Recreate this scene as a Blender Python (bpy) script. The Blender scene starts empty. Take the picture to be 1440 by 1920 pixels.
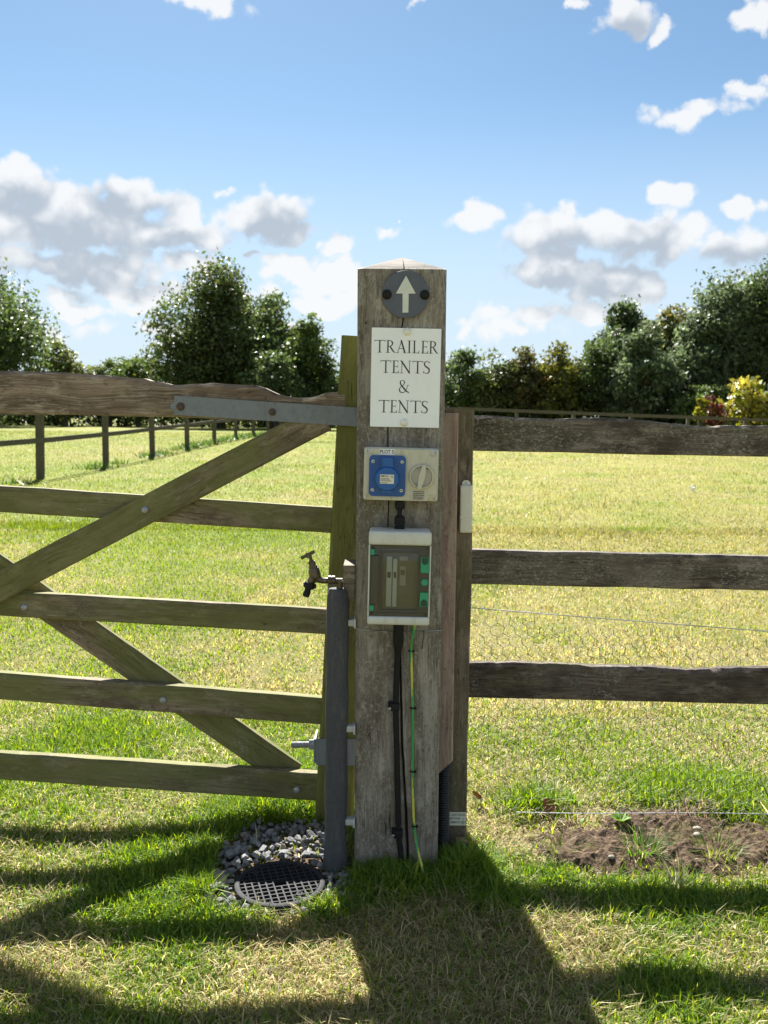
import bpy, bmesh, math, random
import numpy as np
from mathutils import Vector, Matrix, Euler
R = math.radians
SC = bpy.context.scene
COL = SC.collection
random.seed(7)

# ------------------------------------------------------------------ camera, sky, sun, exposure
cam_d = bpy.data.cameras.new('camera'); cam = bpy.data.objects.new('camera', cam_d); COL.objects.link(cam)
cam_d.sensor_fit = 'VERTICAL'; cam_d.sensor_height = 36.0; cam_d.lens = 36.0 * 1700 / 1920
cam_d.clip_start = 0.02; cam_d.clip_end = 2000
cam.matrix_world = Matrix.Translation((0, 0, 1.077)) @ Euler((R(90 - 5.94), 0, 0)).to_matrix().to_4x4() @ Matrix.Rotation(R(0.5), 4, 'Z')
cam_d.dof.use_dof = True; cam_d.dof.focus_distance = 2.08; cam_d.dof.aperture_fstop = 8.5
SC.camera = cam
SUN = Vector((-0.235, 1.0, 1.0)).normalized()          # direction towards the sun: ahead, a little left, 44 degrees up
sun_d = bpy.data.lights.new('sun', 'SUN'); sun_d.energy = 5.0; sun_d.angle = R(0.55); sun_d.color = (1.0, 0.965, 0.905)
sun = bpy.data.objects.new('sun', sun_d); COL.objects.link(sun); sun.rotation_euler = SUN.to_track_quat('Z', 'Y').to_euler()
SC.view_settings.view_transform = 'Standard'; SC.view_settings.look = 'None'
SC.view_settings.gamma = 1.0; SC.view_settings.exposure = 1.85; SC.view_settings.use_curve_mapping = False
SC.cycles.max_bounces = 6; SC.cycles.transparent_max_bounces = 12

class NT:                                                # small node-tree writer
    def __init__(s, tree): s.t = tree; tree.nodes.clear()
    def n(s, kind, **kw):
        nd = s.t.nodes.new(kind)
        for k, v in kw.items():
            if k.startswith('i_'): nd.inputs[k[2:].replace('_', ' ')].default_value = v
            else: setattr(nd, k, v)
        return nd
    def l(s, a, b): s.t.links.new(a, b)
    def put(s, sock, v):
        if hasattr(v, 'is_output') or isinstance(v, bpy.types.NodeSocket): s.l(v, sock)
        else: sock.default_value = v
    def m(s, op, a, b=0.0, c=None, clamp=False):
        nd = s.t.nodes.new('ShaderNodeMath'); nd.operation = op; nd.use_clamp = clamp
        s.put(nd.inputs[0], a); s.put(nd.inputs[1], b)
        if c is not None: s.put(nd.inputs[2], c)
        return nd.outputs[0]
    def ss(s, x, lo, hi, a=0.0, b=1.0):
        nd = s.t.nodes.new('ShaderNodeMapRange'); nd.interpolation_type = 'SMOOTHSTEP'
        s.put(nd.inputs['Value'], x)
        for k, v in zip(('From Min', 'From Max', 'To Min', 'To Max'), (lo, hi, a, b)): s.put(nd.inputs[k], v)
        return nd.outputs['Result']
    def mix(s, f, a, b, mode='MIX'):
        nd = s.t.nodes.new('ShaderNodeMix'); nd.data_type = 'RGBA'; nd.blend_type = mode
        s.put(nd.inputs[0], f)
        for sock, v in ((nd.inputs[6], a), (nd.inputs[7], b)):
            if isinstance(v, tuple): sock.default_value = (*v, 1) if len(v) == 3 else v
            else: s.l(v, sock)
        return nd.outputs[2]
    def noise(s, vec, scale, detail=4, rough=0.55, dist=0.0):
        nd = s.n('ShaderNodeTexNoise', i_Scale=scale, i_Detail=detail, i_Roughness=rough, i_Distortion=dist)
        if vec is not None: s.l(vec, nd.inputs['Vector'])
        return nd.outputs['Fac']
    def mapping(s, vec, scale=(1, 1, 1), loc=(0, 0, 0)):
        nd = s.n('ShaderNodeMapping'); s.l(vec, nd.inputs['Vector'])
        nd.inputs['Scale'].default_value = scale; nd.inputs['Location'].default_value = loc
        return nd.outputs[0]

def build_sky():
    w = bpy.data.worlds.new('World'); SC.world = w; w.use_nodes = True
    w.cycles.sampling_method = 'MANUAL'; w.cycles.sample_map_resolution = 512
    g = NT(w.node_tree)
    out = g.n('ShaderNodeOutputWorld'); bg = g.n('ShaderNodeBackground'); bg.inputs['Strength'].default_value = 0.05
    g.l(bg.outputs[0], out.inputs[0])
    sky = g.n('ShaderNodeTexSky'); sky.sky_type = 'NISHITA'; sky.sun_disc = False
    sky.sun_elevation = math.asin(SUN.z); sky.sun_rotation = math.atan2(SUN.x, SUN.y)
    sky.air_density = 0.68; sky.dust_density = 0.15; sky.ozone_density = 1.5; sky.altitude = 50
    tc = g.n('ShaderNodeTexCoord'); D = tc.outputs['Generated']
    sep = g.n('ShaderNodeSeparateXYZ'); g.l(D, sep.inputs[0])
    # azimuth from +Y towards +X, elevation, both in degrees
    az = g.m('MULTIPLY', g.m('ARCTAN2', sep.outputs[0], sep.outputs[1]), 57.2958)
    el = g.m('MULTIPLY', g.m('ARCSINE', sep.outputs[2]), 57.2958)
    nA = g.n('ShaderNodeTexNoise', i_Scale=13.0, i_Detail=3.0, i_Roughness=0.62); g.l(D, nA.inputs['Vector'])
    nB = g.n('ShaderNodeTexNoise', i_Scale=46.0, i_Detail=5.0, i_Roughness=0.68); g.l(D, nB.inputs['Vector'])
    sA = g.n('ShaderNodeSeparateColor'); g.l(nA.outputs['Color'], sA.inputs[0])
    sB = g.n('ShaderNodeSeparateColor'); g.l(nB.outputs['Color'], sB.inputs[0])
    azw = g.m('ADD', az, g.m('ADD', g.m('MULTIPLY', g.m('SUBTRACT', sA.outputs[0], 0.5), 5.0), g.m('MULTIPLY', g.m('SUBTRACT', sB.outputs[0], 0.5), 1.2)))
    elw = g.m('ADD', el, g.m('ADD', g.m('MULTIPLY', g.m('SUBTRACT', sA.outputs[1], 0.5), 3.0), g.m('MULTIPLY', g.m('SUBTRACT', sB.outputs[1], 0.5), 1.1)))
    cv = g.n('ShaderNodeCombineXYZ'); g.l(azw, cv.inputs[0]); g.l(elw, cv.inputs[1])
    V = cv.outputs[0]
    # the cumulus seen over the field: azimuth, elevation, half width, half height in degrees
    BL = [(-18.2, 11.2, 8.2, 2.5), (-14.9, 12.9, 3.6, 1.5), (-22, 12.7, 3.4, 1.6), (-7.0, 12.0, 3.9, 1.8), (-10.2, 13.5, .6, .45), (-12.7, 10.8, 4.2, 1.4),
          (-18.3, 8.6, 6.2, 1.4), (-11.2, 9.2, 3.6, 1.0), (-5.7, 9.1, 2.4, 1.25), (-3.3, 8.6, 2.0, 1.2), (-3.26, 10.4, 1.2, .85), (.2, 11.1, 1.4, .75),
          (.8, 11.9, .4, .3), (-18.3, 6.3, 2.2, .8), (-15.3, 6.0, 1.9, .65), (-4.4, 6.7, 2.3, .85), (-7.7, 10.1, 1.0, .5), (-9, 7.3, 2.6, .6), (5.4, 12.1, 2.1, 1.2),
          (10.6, 10.9, 4.4, 2.0), (15.2, 10.5, 4.1, 2.1), (11, 8.8, 4.6, 1.6), (14.1, 8.1, 4.1, 1.5), (20.8, 9.7, 3.4, 1.4), (17, 13.0, 2.1, 1.15),
          (21.3, 12.0, 1.6, .65), (8.1, 5.8, 4.2, .95), (5.2, 6.0, 1.8, .85), (17.8, 17.0, 3.1, 1.0), (20.4, 17.6, 1.2, .6), (13.6, 22.1, 2.0, 1.5),
          (15.8, 21.2, .85, .9), (20.8, 21.6, 1.5, 1.0), (-11.3, 23.2, 3.0, .75), (1.2, 23.5, .7, .4), (10.5, 23.2, .8, .4), (-21, 4.8, 2.4, .7), (-13, 7.2, 11, 1.1), (-1.5, 7.4, 4.5, .9), (-10, 5.0, 9, .8), (10, 6.4, 6, .8),
          (30, 9.5, 6, 2.2), (-32, 10.5, 6, 2.0), (40, 13, 5, 1.8), (-44, 9, 7, 2.4), (55, 10, 8, 2.4), (-62, 12, 8, 2.6)]
    acc = low = None
    for a, e, ra, re in BL:
        mp = g.n('ShaderNodeVectorMath', operation='MULTIPLY_ADD'); g.l(V, mp.inputs[0])
        mp.inputs[1].default_value = (1 / ra, 1 / re, 0); mp.inputs[2].default_value = (-a / ra, -e / re, 0)
        ln = g.n('ShaderNodeVectorMath', operation='LENGTH'); g.l(mp.outputs[0], ln.inputs[0])
        v = g.m('MULTIPLY', g.m('SUBTRACT', 1.0, ln.outputs['Value']), min(re, 1.6) / 1.6 * .5 + .5)
        acc = v if acc is None else g.m('SMOOTH_MAX', acc, v, 0.12)
        if re > 1.35 and abs(a) < 23:                   # shaded underside of the deep clouds
            mp = g.n('ShaderNodeVectorMath', operation='MULTIPLY_ADD'); g.l(V, mp.inputs[0])
            mp.inputs[1].default_value = (1.15 / ra, 1.25 / re, 0); mp.inputs[2].default_value = (-a * 1.15 / ra, -(e - .55 * re) * 1.25 / re, 0)
            ln = g.n('ShaderNodeVectorMath', operation='LENGTH'); g.l(mp.outputs[0], ln.inputs[0])
            v = g.m('SUBTRACT', 1.0, ln.outputs['Value']); low = v if low is None else g.m('SMOOTH_MAX', low, v, 0.15)
    # the rest of the sky, to the sides and behind: loose cumulus of the same kind
    far = g.ss(g.m('ABSOLUTE', az), 45, 75)
    loose = g.m('MULTIPLY', g.m('SUBTRACT', g.noise(g.mapping(D, (1, 1, 2.2)), 3.2, 5, 0.6), 0.49), 5.0)
    loose = g.m('ADD', g.m('MULTIPLY', loose, far), g.m('MULTIPLY', g.m('SUBTRACT', far, 1.0), 3.0))
    acc = g.m('MAXIMUM', acc, loose)
    vo = g.n('ShaderNodeTexVoronoi'); vo.feature = 'F1'; vo.inputs['Scale'].default_value = 27.0; vo.inputs['Detail'].default_value = 1.0; vo.inputs['Roughness'].default_value = .55
    wd = g.n('ShaderNodeVectorMath', operation='MULTIPLY_ADD'); g.l(nA.outputs['Color'], wd.inputs[0]); wd.inputs[1].default_value = (.035, .035, .035); g.l(D, wd.inputs[2]); g.l(wd.outputs[0], vo.inputs['Vector'])
    puff = g.m('SUBTRACT', 0.62, vo.outputs['Distance'])
    dens = g.m('ADD', acc, g.m('ADD', g.m('MULTIPLY', g.m('SUBTRACT', sB.outputs[2], 0.46), 0.6), g.m('MULTIPLY', puff, 0.7)))
    cover = g.ss(dens, -0.04, 0.33)
    # thick middles and flat undersides go grey, thin rims stay bright against the light
    thick = g.m('ADD', g.m('MAXIMUM', low, g.m('MULTIPLY', g.m('SUBTRACT', loose, .2), .6)), g.m('ADD', g.m('MULTIPLY', g.m('SUBTRACT', sA.outputs[2], 0.5), 0.7), g.m('SUBTRACT', g.m('MULTIPLY', g.m('SUBTRACT', sB.outputs[2], 0.5), 0.6), g.m('MULTIPLY', puff, 1.0))))
    grey = g.ss(thick, -0.15, 0.95)
    cloud = g.mix(grey, (5.35, 5.4, 5.45), (2.75, 3.1, 3.55))
    hz = g.ss(el, 3.0, 20.0, 0.9, 0.0)
    base = g.mix(hz, g.mix(1.0, sky.outputs[0], (.78, .88, .82), 'MULTIPLY'), (3.9, 4.55, 5.1))
    g.l(g.mix(g.m('MULTIPLY', cover, 0.92), base, cloud), bg.inputs['Color'])
build_sky()

# ------------------------------------------------------------------ helpers
def link(o, parent=None):
    COL.objects.link(o)
    if parent is not None: o.parent = parent
    return o
def tag(o, label=None, cat=None, group=None, kind=None):
    if label: o['label'] = label
    if cat: o['category'] = cat
    if group: o['group'] = group
    if kind: o['kind'] = kind
    return o
def thing(name, loc, label, cat, roty=0.0, rotz=0.0, group=None):
    o = bpy.data.objects.new(name, None); o.empty_display_size = 0.05; COL.objects.link(o)
    o.location = loc; o.rotation_euler = (0, roty, rotz)
    return tag(o, label, cat, group)

class MB:                                                # collects shapes into one mesh
    def __init__(s): s.v = []; s.f = []; s.mi = []
    def add(s, v, f, mi=0):
        b = len(s.v); s.v += [tuple(p) for p in v]; s.f += [tuple(i + b for i in q) for q in f]; s.mi += [mi] * len(f); return s
    def prism(s, poly, y0, y1, mi=0):                   # polygon in x,z, extruded along y (front y0)
        n = len(poly)
        a = sum(poly[i][0] * poly[(i + 1) % n][1] - poly[(i + 1) % n][0] * poly[i][1] for i in range(n))
        if a < 0: poly = poly[::-1]
        v = [(x, y0, z) for x, z in poly] + [(x, y1, z) for x, z in poly]
        f = [tuple(range(n)), tuple(range(2 * n - 1, n - 1, -1))] + [(i, i + n, (i + 1) % n + n, (i + 1) % n) for i in range(n)]
        return s.add(v, f, mi)
    def box(s, x0, x1, y0, y1, z0, z1, bev=0.0, mi=0, seg=2):
        bm = bmesh.new(); bmesh.ops.create_cube(bm, size=1)
        for q in bm.verts: q.co = Vector(((x0 + x1) / 2 + q.co.x * (x1 - x0), (y0 + y1) / 2 + q.co.y * (y1 - y0), (z0 + z1) / 2 + q.co.z * (z1 - z0)))
        if bev > 0: bmesh.ops.bevel(bm, geom=bm.edges[:], offset=bev, segments=seg, affect='EDGES', profile=0.6)
        bm.verts.index_update(); s.add([q.co for q in bm.verts], [[q.index for q in p.verts] for p in bm.faces], mi); bm.free(); return s
    def lathe(s, prof, origin, axis, n=16, mi=0):       # prof: (distance along axis, radius)
        ax = Vector(axis).normalized(); o = Vector(origin)
        u = ax.orthogonal().normalized(); w = ax.cross(u)
        v = []; f = []
        for t, r in prof:
            for k in range(n):
                a = 2 * math.pi * k / n
                v.append(o + ax * t + (u * math.cos(a) + w * math.sin(a)) * r)
        for i in range(len(prof) - 1):
            for k in range(n): f.append((i * n + k, i * n + (k + 1) % n, (i + 1) * n + (k + 1) % n, (i + 1) * n + k))
        f.append(tuple(range(n - 1, -1, -1))); f.append(tuple((len(prof) - 1) * n + k for k in range(n)))
        return s.add(v, f, mi)
    def tube(s, pts, r, n=8, mi=None, closed=False):
        pts = [Vector(p) for p in pts]; m = len(pts); v = []; f = []; mis = []
        rr = r if isinstance(r, (list, tuple)) else [r] * m
        prev = None
        for i, p in enumerate(pts):
            t = (pts[(i + 1) % m] - pts[i - 1]) if closed else (pts[min(i + 1, m - 1)] - pts[max(i - 1, 0)])
            t = t.normalized() if t.length > 1e-9 else Vector((0, 0, 1))
            if prev is None: u = t.orthogonal().normalized()
            else:
                u = prev - t * prev.dot(t); u = u.normalized() if u.length > 1e-6 else t.orthogonal().normalized()
            prev = u; w = t.cross(u)
            for k in range(n):
                a = 2 * math.pi * k / n; v.append(p + (u * math.cos(a) + w * math.sin(a)) * rr[i])
        for i in range(m if closed else m - 1):
            j = (i + 1) % m
            for k in range(n):
                f.append((i * n + k, i * n + (k + 1) % n, j * n + (k + 1) % n, j * n + k)); mis.append(mi(i, k) if callable(mi) else (mi or 0))
        if not closed:
            f.append(tuple(range(n - 1, -1, -1))); f.append(tuple((m - 1) * n + k for k in range(n))); mis += [0, 0]
        s.add(v, f); s.mi[-len(f):] = mis; return s
    def mesh(s, name):
        me = bpy.data.meshes.new(name); me.from_pydata(s.v, [], s.f); me.update(); return me
    def build(s, name, mats, parent=None, smooth=None, loc=None, roty=0.0):
        me = s.mesh(name)
        for mt in (mats if isinstance(mats, (list, tuple)) else [mats]): me.materials.append(mt)
        if any(s.mi): me.polygons.foreach_set('material_index', s.mi)
        if smooth: 
            bm = bmesh.new(); bm.from_mesh(me)
            for p in bm.faces: p.smooth = True
            for e in bm.edges:
                if len(e.link_faces) == 2 and e.calc_face_angle(0) > R(smooth): e.smooth = False
            bm.to_mesh(me); bm.free()
        o = bpy.data.objects.new(name, me); link(o, parent)
        if loc is not None: o.location = loc
        o.rotation_euler = (0, roty, 0)
        return o
def rrect(x0, x1, z0, z1, r, n=4):
    p = []
    for cx, cz, a0 in ((x1 - r, z1 - r, 0), (x0 + r, z1 - r, 90), (x0 + r, z0 + r, 180), (x1 - r, z0 + r, 270)):
        for k in range(n + 1):
            a = R(a0 + 90 * k / n); p.append((cx + r * math.cos(a), cz + r * math.sin(a)))
    return p
def circ(cx, cz, r, n=24): return [(cx + r * math.cos(2 * math.pi * k / n), cz + r * math.sin(2 * math.pi * k / n)) for k in range(n)]

_T = np.random.RandomState(11).rand(256, 256)
def vnoise(x, y):
    x = np.asarray(x, float); y = np.asarray(y, float)
    xi = np.floor(x).astype(int); yi = np.floor(y).astype(int); fx = x - xi; fy = y - yi
    fx = fx * fx * (3 - 2 * fx); fy = fy * fy * (3 - 2 * fy)
    a = _T[xi & 255, yi & 255]; b = _T[(xi + 1) & 255, yi & 255]; c = _T[xi & 255, (yi + 1) & 255]; d = _T[(xi + 1) & 255, (yi + 1) & 255]
    return (a * (1 - fx) + b * fx) * (1 - fy) + (c * (1 - fx) + d * fx) * fy
def fbm(x, y, o=4): return sum(vnoise(x * 2 ** k + 17 * k, y * 2 ** k + 31 * k) * .5 ** (k + 1) for k in range(o)) / (1 - .5 ** o)
def zground(x, y):
    x = np.asarray(x, float); y = np.asarray(y, float)
    g = np.clip(1 - (x - 2) / 11, .1, 1.0)
    t = np.clip((y - 12) / 22, 0, 1); t = t * t * (3 - 2 * t)
    return t * .36 * g
def zg(x, y): return float(zground(x, y))

# ------------------------------------------------------------------ materials
MATS = {}
def newmat(name):
    m = bpy.data.materials.new(name); m.use_nodes = True; MATS[name] = m
    g = NT(m.node_tree); out = g.n('ShaderNodeOutputMaterial'); p = g.n('ShaderNodeBsdfPrincipled')
    g.l(p.outputs[0], out.inputs[0]); return m, g, p, out
def bump(g, p, h, strength, dist):
    b = g.n('ShaderNodeBump'); b.inputs['Strength'].default_value = strength; b.inputs['Distance'].default_value = dist
    g.l(h, b.inputs['Height']); g.l(b.outputs[0], p.inputs['Normal'])
def plain(name, col, rough=0.5, metal=0.0, var=0.12, nscale=60, bumpd=0.0, dirt=None, spec=0.5):
    m, g, p, _ = newmat(name)
    tc = g.n('ShaderNodeTexCoord'); n = g.noise(tc.outputs['Object'], nscale, 5, 0.6)
    lo = tuple(c * (1 - var) for c in col); hi = tuple(min(1, c * (1 + var)) for c in col)
    c = g.mix(g.ss(n, 0.3, 0.7), lo, hi)
    if dirt:
        d = g.ss(g.noise(g.mapping(tc.outputs['Object'], (60, 60, 14)), 1.0, 6, 0.72), 0.48, 0.72)
        c = g.mix(g.m('MULTIPLY', d, dirt[1]), c, dirt[0])
    g.l(c, p.inputs['Base Color'])
    p.inputs['Metallic'].default_value = metal; p.inputs['Specular IOR Level'].default_value = spec
    g.l(g.ss(n, 0.2, 0.8, rough * .85, min(1, rough * 1.15)), p.inputs['Roughness'])
    if bumpd: bump(g, p, n, 0.6, bumpd)
    return m
def wood(name, dark, mid, light, axis='X', algae=0.0, algae_col=(.13, .15, .03), lichen=0.0, blotch=(.16, .12, .10), crack=0.5, seed=0.0, bumpd=0.0012):
    m, g, p, _ = newmat(name)
    tc = g.n('ShaderNodeTexCoord'); oi = g.n('ShaderNodeObjectInfo')
    off = g.n('ShaderNodeVectorMath', operation='SCALE'); off.inputs[0].default_value = (3.1, 5.7, 2.3); g.l(oi.outputs['Random'], off.inputs['Scale'])
    ad = g.n('ShaderNodeVectorMath', operation='ADD'); g.l(tc.outputs['Object'], ad.inputs[0]); g.l(off.outputs[0], ad.inputs[1])
    P = ad.outputs[0]
    st = lambda a, c: {'X': (a, c, c), 'Z': (c, c, a)}[axis]
    warp = g.n('ShaderNodeTexNoise', i_Scale=5.0, i_Detail=2.0); g.l(P, warp.inputs['Vector'])
    wv = g.n('ShaderNodeVectorMath', operation='MULTIPLY_ADD'); g.l(warp.outputs['Color'], wv.inputs[0])
    wv.inputs[1].default_value = (.03, .03, .03); g.l(P, wv.inputs[2]); W = wv.outputs[0]
    grain = g.noise(g.mapping(W, st(3.0, 46)), 1.0, 6, 0.62)
    fine = g.noise(g.mapping(W, st(9.0, 260)), 1.0, 4, 0.6)
    big = g.noise(g.mapping(P, st(5.5, 11)), 1.0, 6, 0.68)
    c = g.mix(g.ss(grain, 0.30, 0.68), dark, mid)
    c = g.mix(g.m('MULTIPLY', g.ss(fine, 0.42, 0.75), 0.75), c, light)
    c = g.mix(g.m('MULTIPLY', g.ss(big, 0.45, 0.62), 0.75), c, blotch)
    pale = g.noise(g.mapping(P, st(14, 34)), 1.0, 6, 0.72)
    c = g.mix(g.m('MULTIPLY', g.ss(pale, 0.54, 0.68), 0.55), c, tuple(min(1, x * 1.12) for x in light))
    speck = g.noise(g.mapping(P, st(55, 120)), 1.0, 3, 0.7)
    c = g.mix(g.m('MULTIPLY', g.ss(speck, 0.57, 0.68), 0.55), c, tuple(x * .35 for x in dark))
    if algae:
        al = g.noise(g.mapping(P, st(2.2, 7)), 1.0, 4, 0.6)
        al = g.m('MULTIPLY', g.ss(al, 0.56 - algae * .36, 0.78 - algae * .36), g.ss(fine, 0.2, 0.6, 0.55, 1.0))
        c = g.mix(g.m('MULTIPLY', al, min(1, .35 + algae * .6)), c, algae_col)
    if lichen:
        li = g.noise(g.mapping(P, st(130, 190)), 1.0, 4, 0.8); reg = g.noise(P, 9.0, 5, 0.7)
        lm = g.m('MULTIPLY', g.ss(li, 0.50, 0.66), g.ss(reg, 0.56 - lichen * .20, 0.72 - lichen * .20))
        c = g.mix(g.m('MULTIPLY', lm, 0.8), c, (.36, .36, .31))
    ck = g.noise(g.mapping(W, st(1.6, 75)), 1.0, 2, 0.5)
    cm = g.ss(g.m('ABSOLUTE', g.m('SUBTRACT', ck, 0.5)), 0.0, 0.012, 1.0, 0.0)
    cm = g.m('MULTIPLY', cm, g.ss(g.noise(P, 6.5, 2), 0.5, 0.62))
    c = g.mix(g.m('MULTIPLY', cm, crack), c, (.012, .010, .008))
    g.l(c, p.inputs['Base Color']); p.inputs['Roughness'].default_value = 0.86; p.inputs['Specular IOR Level'].default_value = 0.25
    h = g.m('SUBTRACT', g.m('ADD', g.m('MULTIPLY', grain, .8), g.m('MULTIPLY', fine, .55)), g.m('MULTIPLY', cm, crack))
    bump(g, p, h, 0.75, bumpd)
    return m
W_POST = wood('post_oak', (.13, .112, .092), (.295, .262, .222), (.42, .39, .345), 'Z', algae=.28, algae_col=(.16, .145, .09), lichen=.85, blotch=(.115, .088, .068), crack=.9)
W_END = wood('post_end_grain_darkened', (.035, .028, .021), (.085, .068, .052), (.15, .125, .095), 'X', lichen=.0, blotch=(.06, .047, .035), crack=.9)  # end grain, darkened well below the shaft to offset sunlight on the cap
W_GATE = wood('gate_timber', (.10, .074, .048), (.265, .207, .145), (.40, .34, .25), 'X', algae=.62, algae_col=(.155, .17, .044), lichen=.12, blotch=(.10, .075, .05), crack=.7)
W_TOP = wood('gate_top_timber', (.10, .07, .048), (.275, .205, .148), (.46, .39, .30), 'X', algae=.22, algae_col=(.19, .175, .07), blotch=(.14, .10, .07), crack=.7)
W_STILE = wood('mossy_timber', (.10, .10, .03), (.18, .17, .06), (.26, .245, .10), 'X', algae=.62, algae_col=(.15, .16, .042), blotch=(.10, .085, .035), crack=.7)
W_RAIL = wood('fence_rail_timber', (.075, .06, .047), (.17, .138, .108), (.28, .245, .20), 'X', algae=.2, algae_col=(.085, .085, .035), lichen=.9, blotch=(.055, .04, .032), crack=.8, bumpd=.002)
W_RAILD = wood('dark_rail_timber', (.058, .046, .037), (.135, .106, .085), (.22, .185, .15), 'X', algae=.12, lichen=.35, blotch=(.045, .034, .028), crack=.8, bumpd=.002)
W_FPOST = wood('fence_post_timber', (.10, .078, .056), (.22, .178, .135), (.33, .28, .22), 'Z', algae=.35, algae_col=(.12, .11, .05), lichen=.2, blotch=(.09, .07, .05), crack=.7)
W_BATT = wood('batten_timber', (.22, .155, .125), (.40, .30, .245), (.50, .40, .33), 'Z', algae=.0, blotch=(.29, .215, .175), crack=.35, bumpd=.0007)
W_FAR = wood('paddock_timber', (.055, .047, .036), (.105, .09, .07), (.16, .14, .11), 'Z', algae=.3, algae_col=(.10, .095, .05), blotch=(.085, .073, .055), crack=.4)
M_STEEL = plain('galvanised_steel', (.20, .225, .245), .6, .15, .10, 90, dirt=((.13, .125, .11), .45))
M_BOLT = plain('dull_bolt', (.34, .35, .37), .5, .6, .15, 160, dirt=((.18, .11, .06), .4))
M_RUST = plain('rusty_bolt', (.12, .085, .065), .7, .4, .3, 200)
M_WIRE = plain('fence_wire', (.42, .43, .44), .45, .7, .12, 100)
M_NET = plain('old_netting_wire', (.07, .06, .05), .6, .5, .2, 80)
M_WHITE = plain('white_sign', (.90, .93, .96), .38, 0, .02, 12, dirt=((.74, .76, .75), .25))
M_CAPW = plain('white_screw_cap', (.80, .79, .72), .35, 0, .05, 90)
M_INK = plain('black_ink', (.012, .014, .018), .5, 0, .1, 50)
M_DISC = plain('slate_disc', (.085, .095, .125), .42, 0, .08, 40, dirt=((.15, .15, .15), .25))
M_ARROW = plain('arrow_sage', (.66, .69, .62), .5, 0, .04, 40)
M_BLACK = plain('black_plastic', (.012, .012, .013), .62, 0, .15, 60, spec=.25)
M_CREAM = plain('cream_plastic', (.56, .54, .43), .42, 0, .04, 30, dirt=((.33, .31, .21), .5))
M_GREYC = plain('grey_beige_plastic', (.46, .45, .40), .45, 0, .05, 50)
M_BLUE = plain('blue_plastic', (.003, .075, .30), .36, 0, .06, 40)
M_BLUE2 = plain('blue_cover_plastic', (.004, .10, .38), .33, 0, .06, 40)
M_LABEL = plain('printed_label', (.74, .72, .62), .5, 0, .03, 80)
M_LABELW = plain('white_label', (.80, .82, .84), .45, 0, .02, 80)
M_FOIL = plain('foil_label', (.42, .42, .40), .35, .5, .12, 120)
M_SCREW = plain('zinc_screw', (.60, .61, .62), .35, .8, .15, 300)
M_CU = plain('pale_grey_plastic', (.62, .63, .58), .42, 0, .03, 25, dirt=((.40, .39, .30), .45))
M_OLIVE = plain('unit_inner_panel', (.17, .155, .105), .6, 0, .1, 60)
M_MCB = plain('breaker_reflection_white', (.78, .85, .90), .4, 0, .05, 60)
M_GREEN = plain('green_latch', (.02, .30, .15), .4, 0, .06, 60)
M_DKGREEN = plain('recess_shade_green', (.006, .06, .032), .5, 0, .1, 60)
M_FOAM = plain('foam_lagging', (.066, .068, .076), .9, 0, .16, 140, bumpd=.0012, dirt=((.15, .145, .135), .5))
M_BRASS = plain('weathered_brass', (.115, .092, .068), .42, .75, .25, 120, dirt=((.26, .25, .22), .5))
M_PCLIP = plain('pipe_clip_plastic', (.50, .51, .50), .5, 0, .08, 60)
M_HIDE = plain('ivory_plastic', (.70, .69, .60), .42, 0, .03, 40, dirt=((.5, .48, .38), .25))
M_YEL = plain('earth_yellow', (.60, .58, .10), .45, 0, .08, 60)
M_GRN = plain('earth_green', (.05, .33, .09), .45, 0, .08, 60)
M_COND = plain('corrugated_black', (.012, .012, .016), .4, 0, .2, 50)
M_GRATE = plain('grate_iron', (.030, .031, .033), .7, .0, .2, 120, dirt=((.07, .066, .058), .45), spec=.12)
M_PIT = plain('chamber_black', (.012, .012, .012), .8, 0, .3, 40)
M_TEAL = plain('earth_symbol_green', (.02, .16, .10), .5)
M_CLAMP = plain('clamp_brass', (.30, .21, .12), .5, .5, .35, 150, dirt=((.12, .06, .035), .6))
M_PEB = plain('pale_pebble', (.27, .235, .185), .75, 0, .15, 90)
M_DEAD = plain('dead_leaf', (.22, .07, .03), .8, 0, .35, 60)
def smoked():
    m, g, p, out = newmat('smoked_clear_door')
    tr = g.n('ShaderNodeBsdfTransparent'); tr.inputs[0].default_value = (.91, .92, .89, 1)
    gl = g.n('ShaderNodeBsdfGlossy'); gl.inputs['Roughness'].default_value = .09; gl.inputs[0].default_value = (.9, .95, 1, 1)
    df = g.n('ShaderNodeBsdfDiffuse'); df.inputs[0].default_value = (.07, .065, .05, 1)
    a = g.n('ShaderNodeMixShader'); a.inputs[0].default_value = .12; g.l(tr.outputs[0], a.inputs[1]); g.l(df.outputs[0], a.inputs[2])
    fr = g.n('ShaderNodeFresnel'); fr.inputs[0].default_value = 1.5
    b = g.n('ShaderNodeMixShader'); g.l(fr.outputs[0], b.inputs[0]); g.l(a.outputs[0], b.inputs[1]); g.l(gl.outputs[0], b.inputs[2])
    g.l(b.outputs[0], out.inputs[0]); return m
M_SMOKE = smoked()
M_SMOKEF = plain('smoked_frame', (.05, .047, .037), .35, 0, .08, 60)
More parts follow.
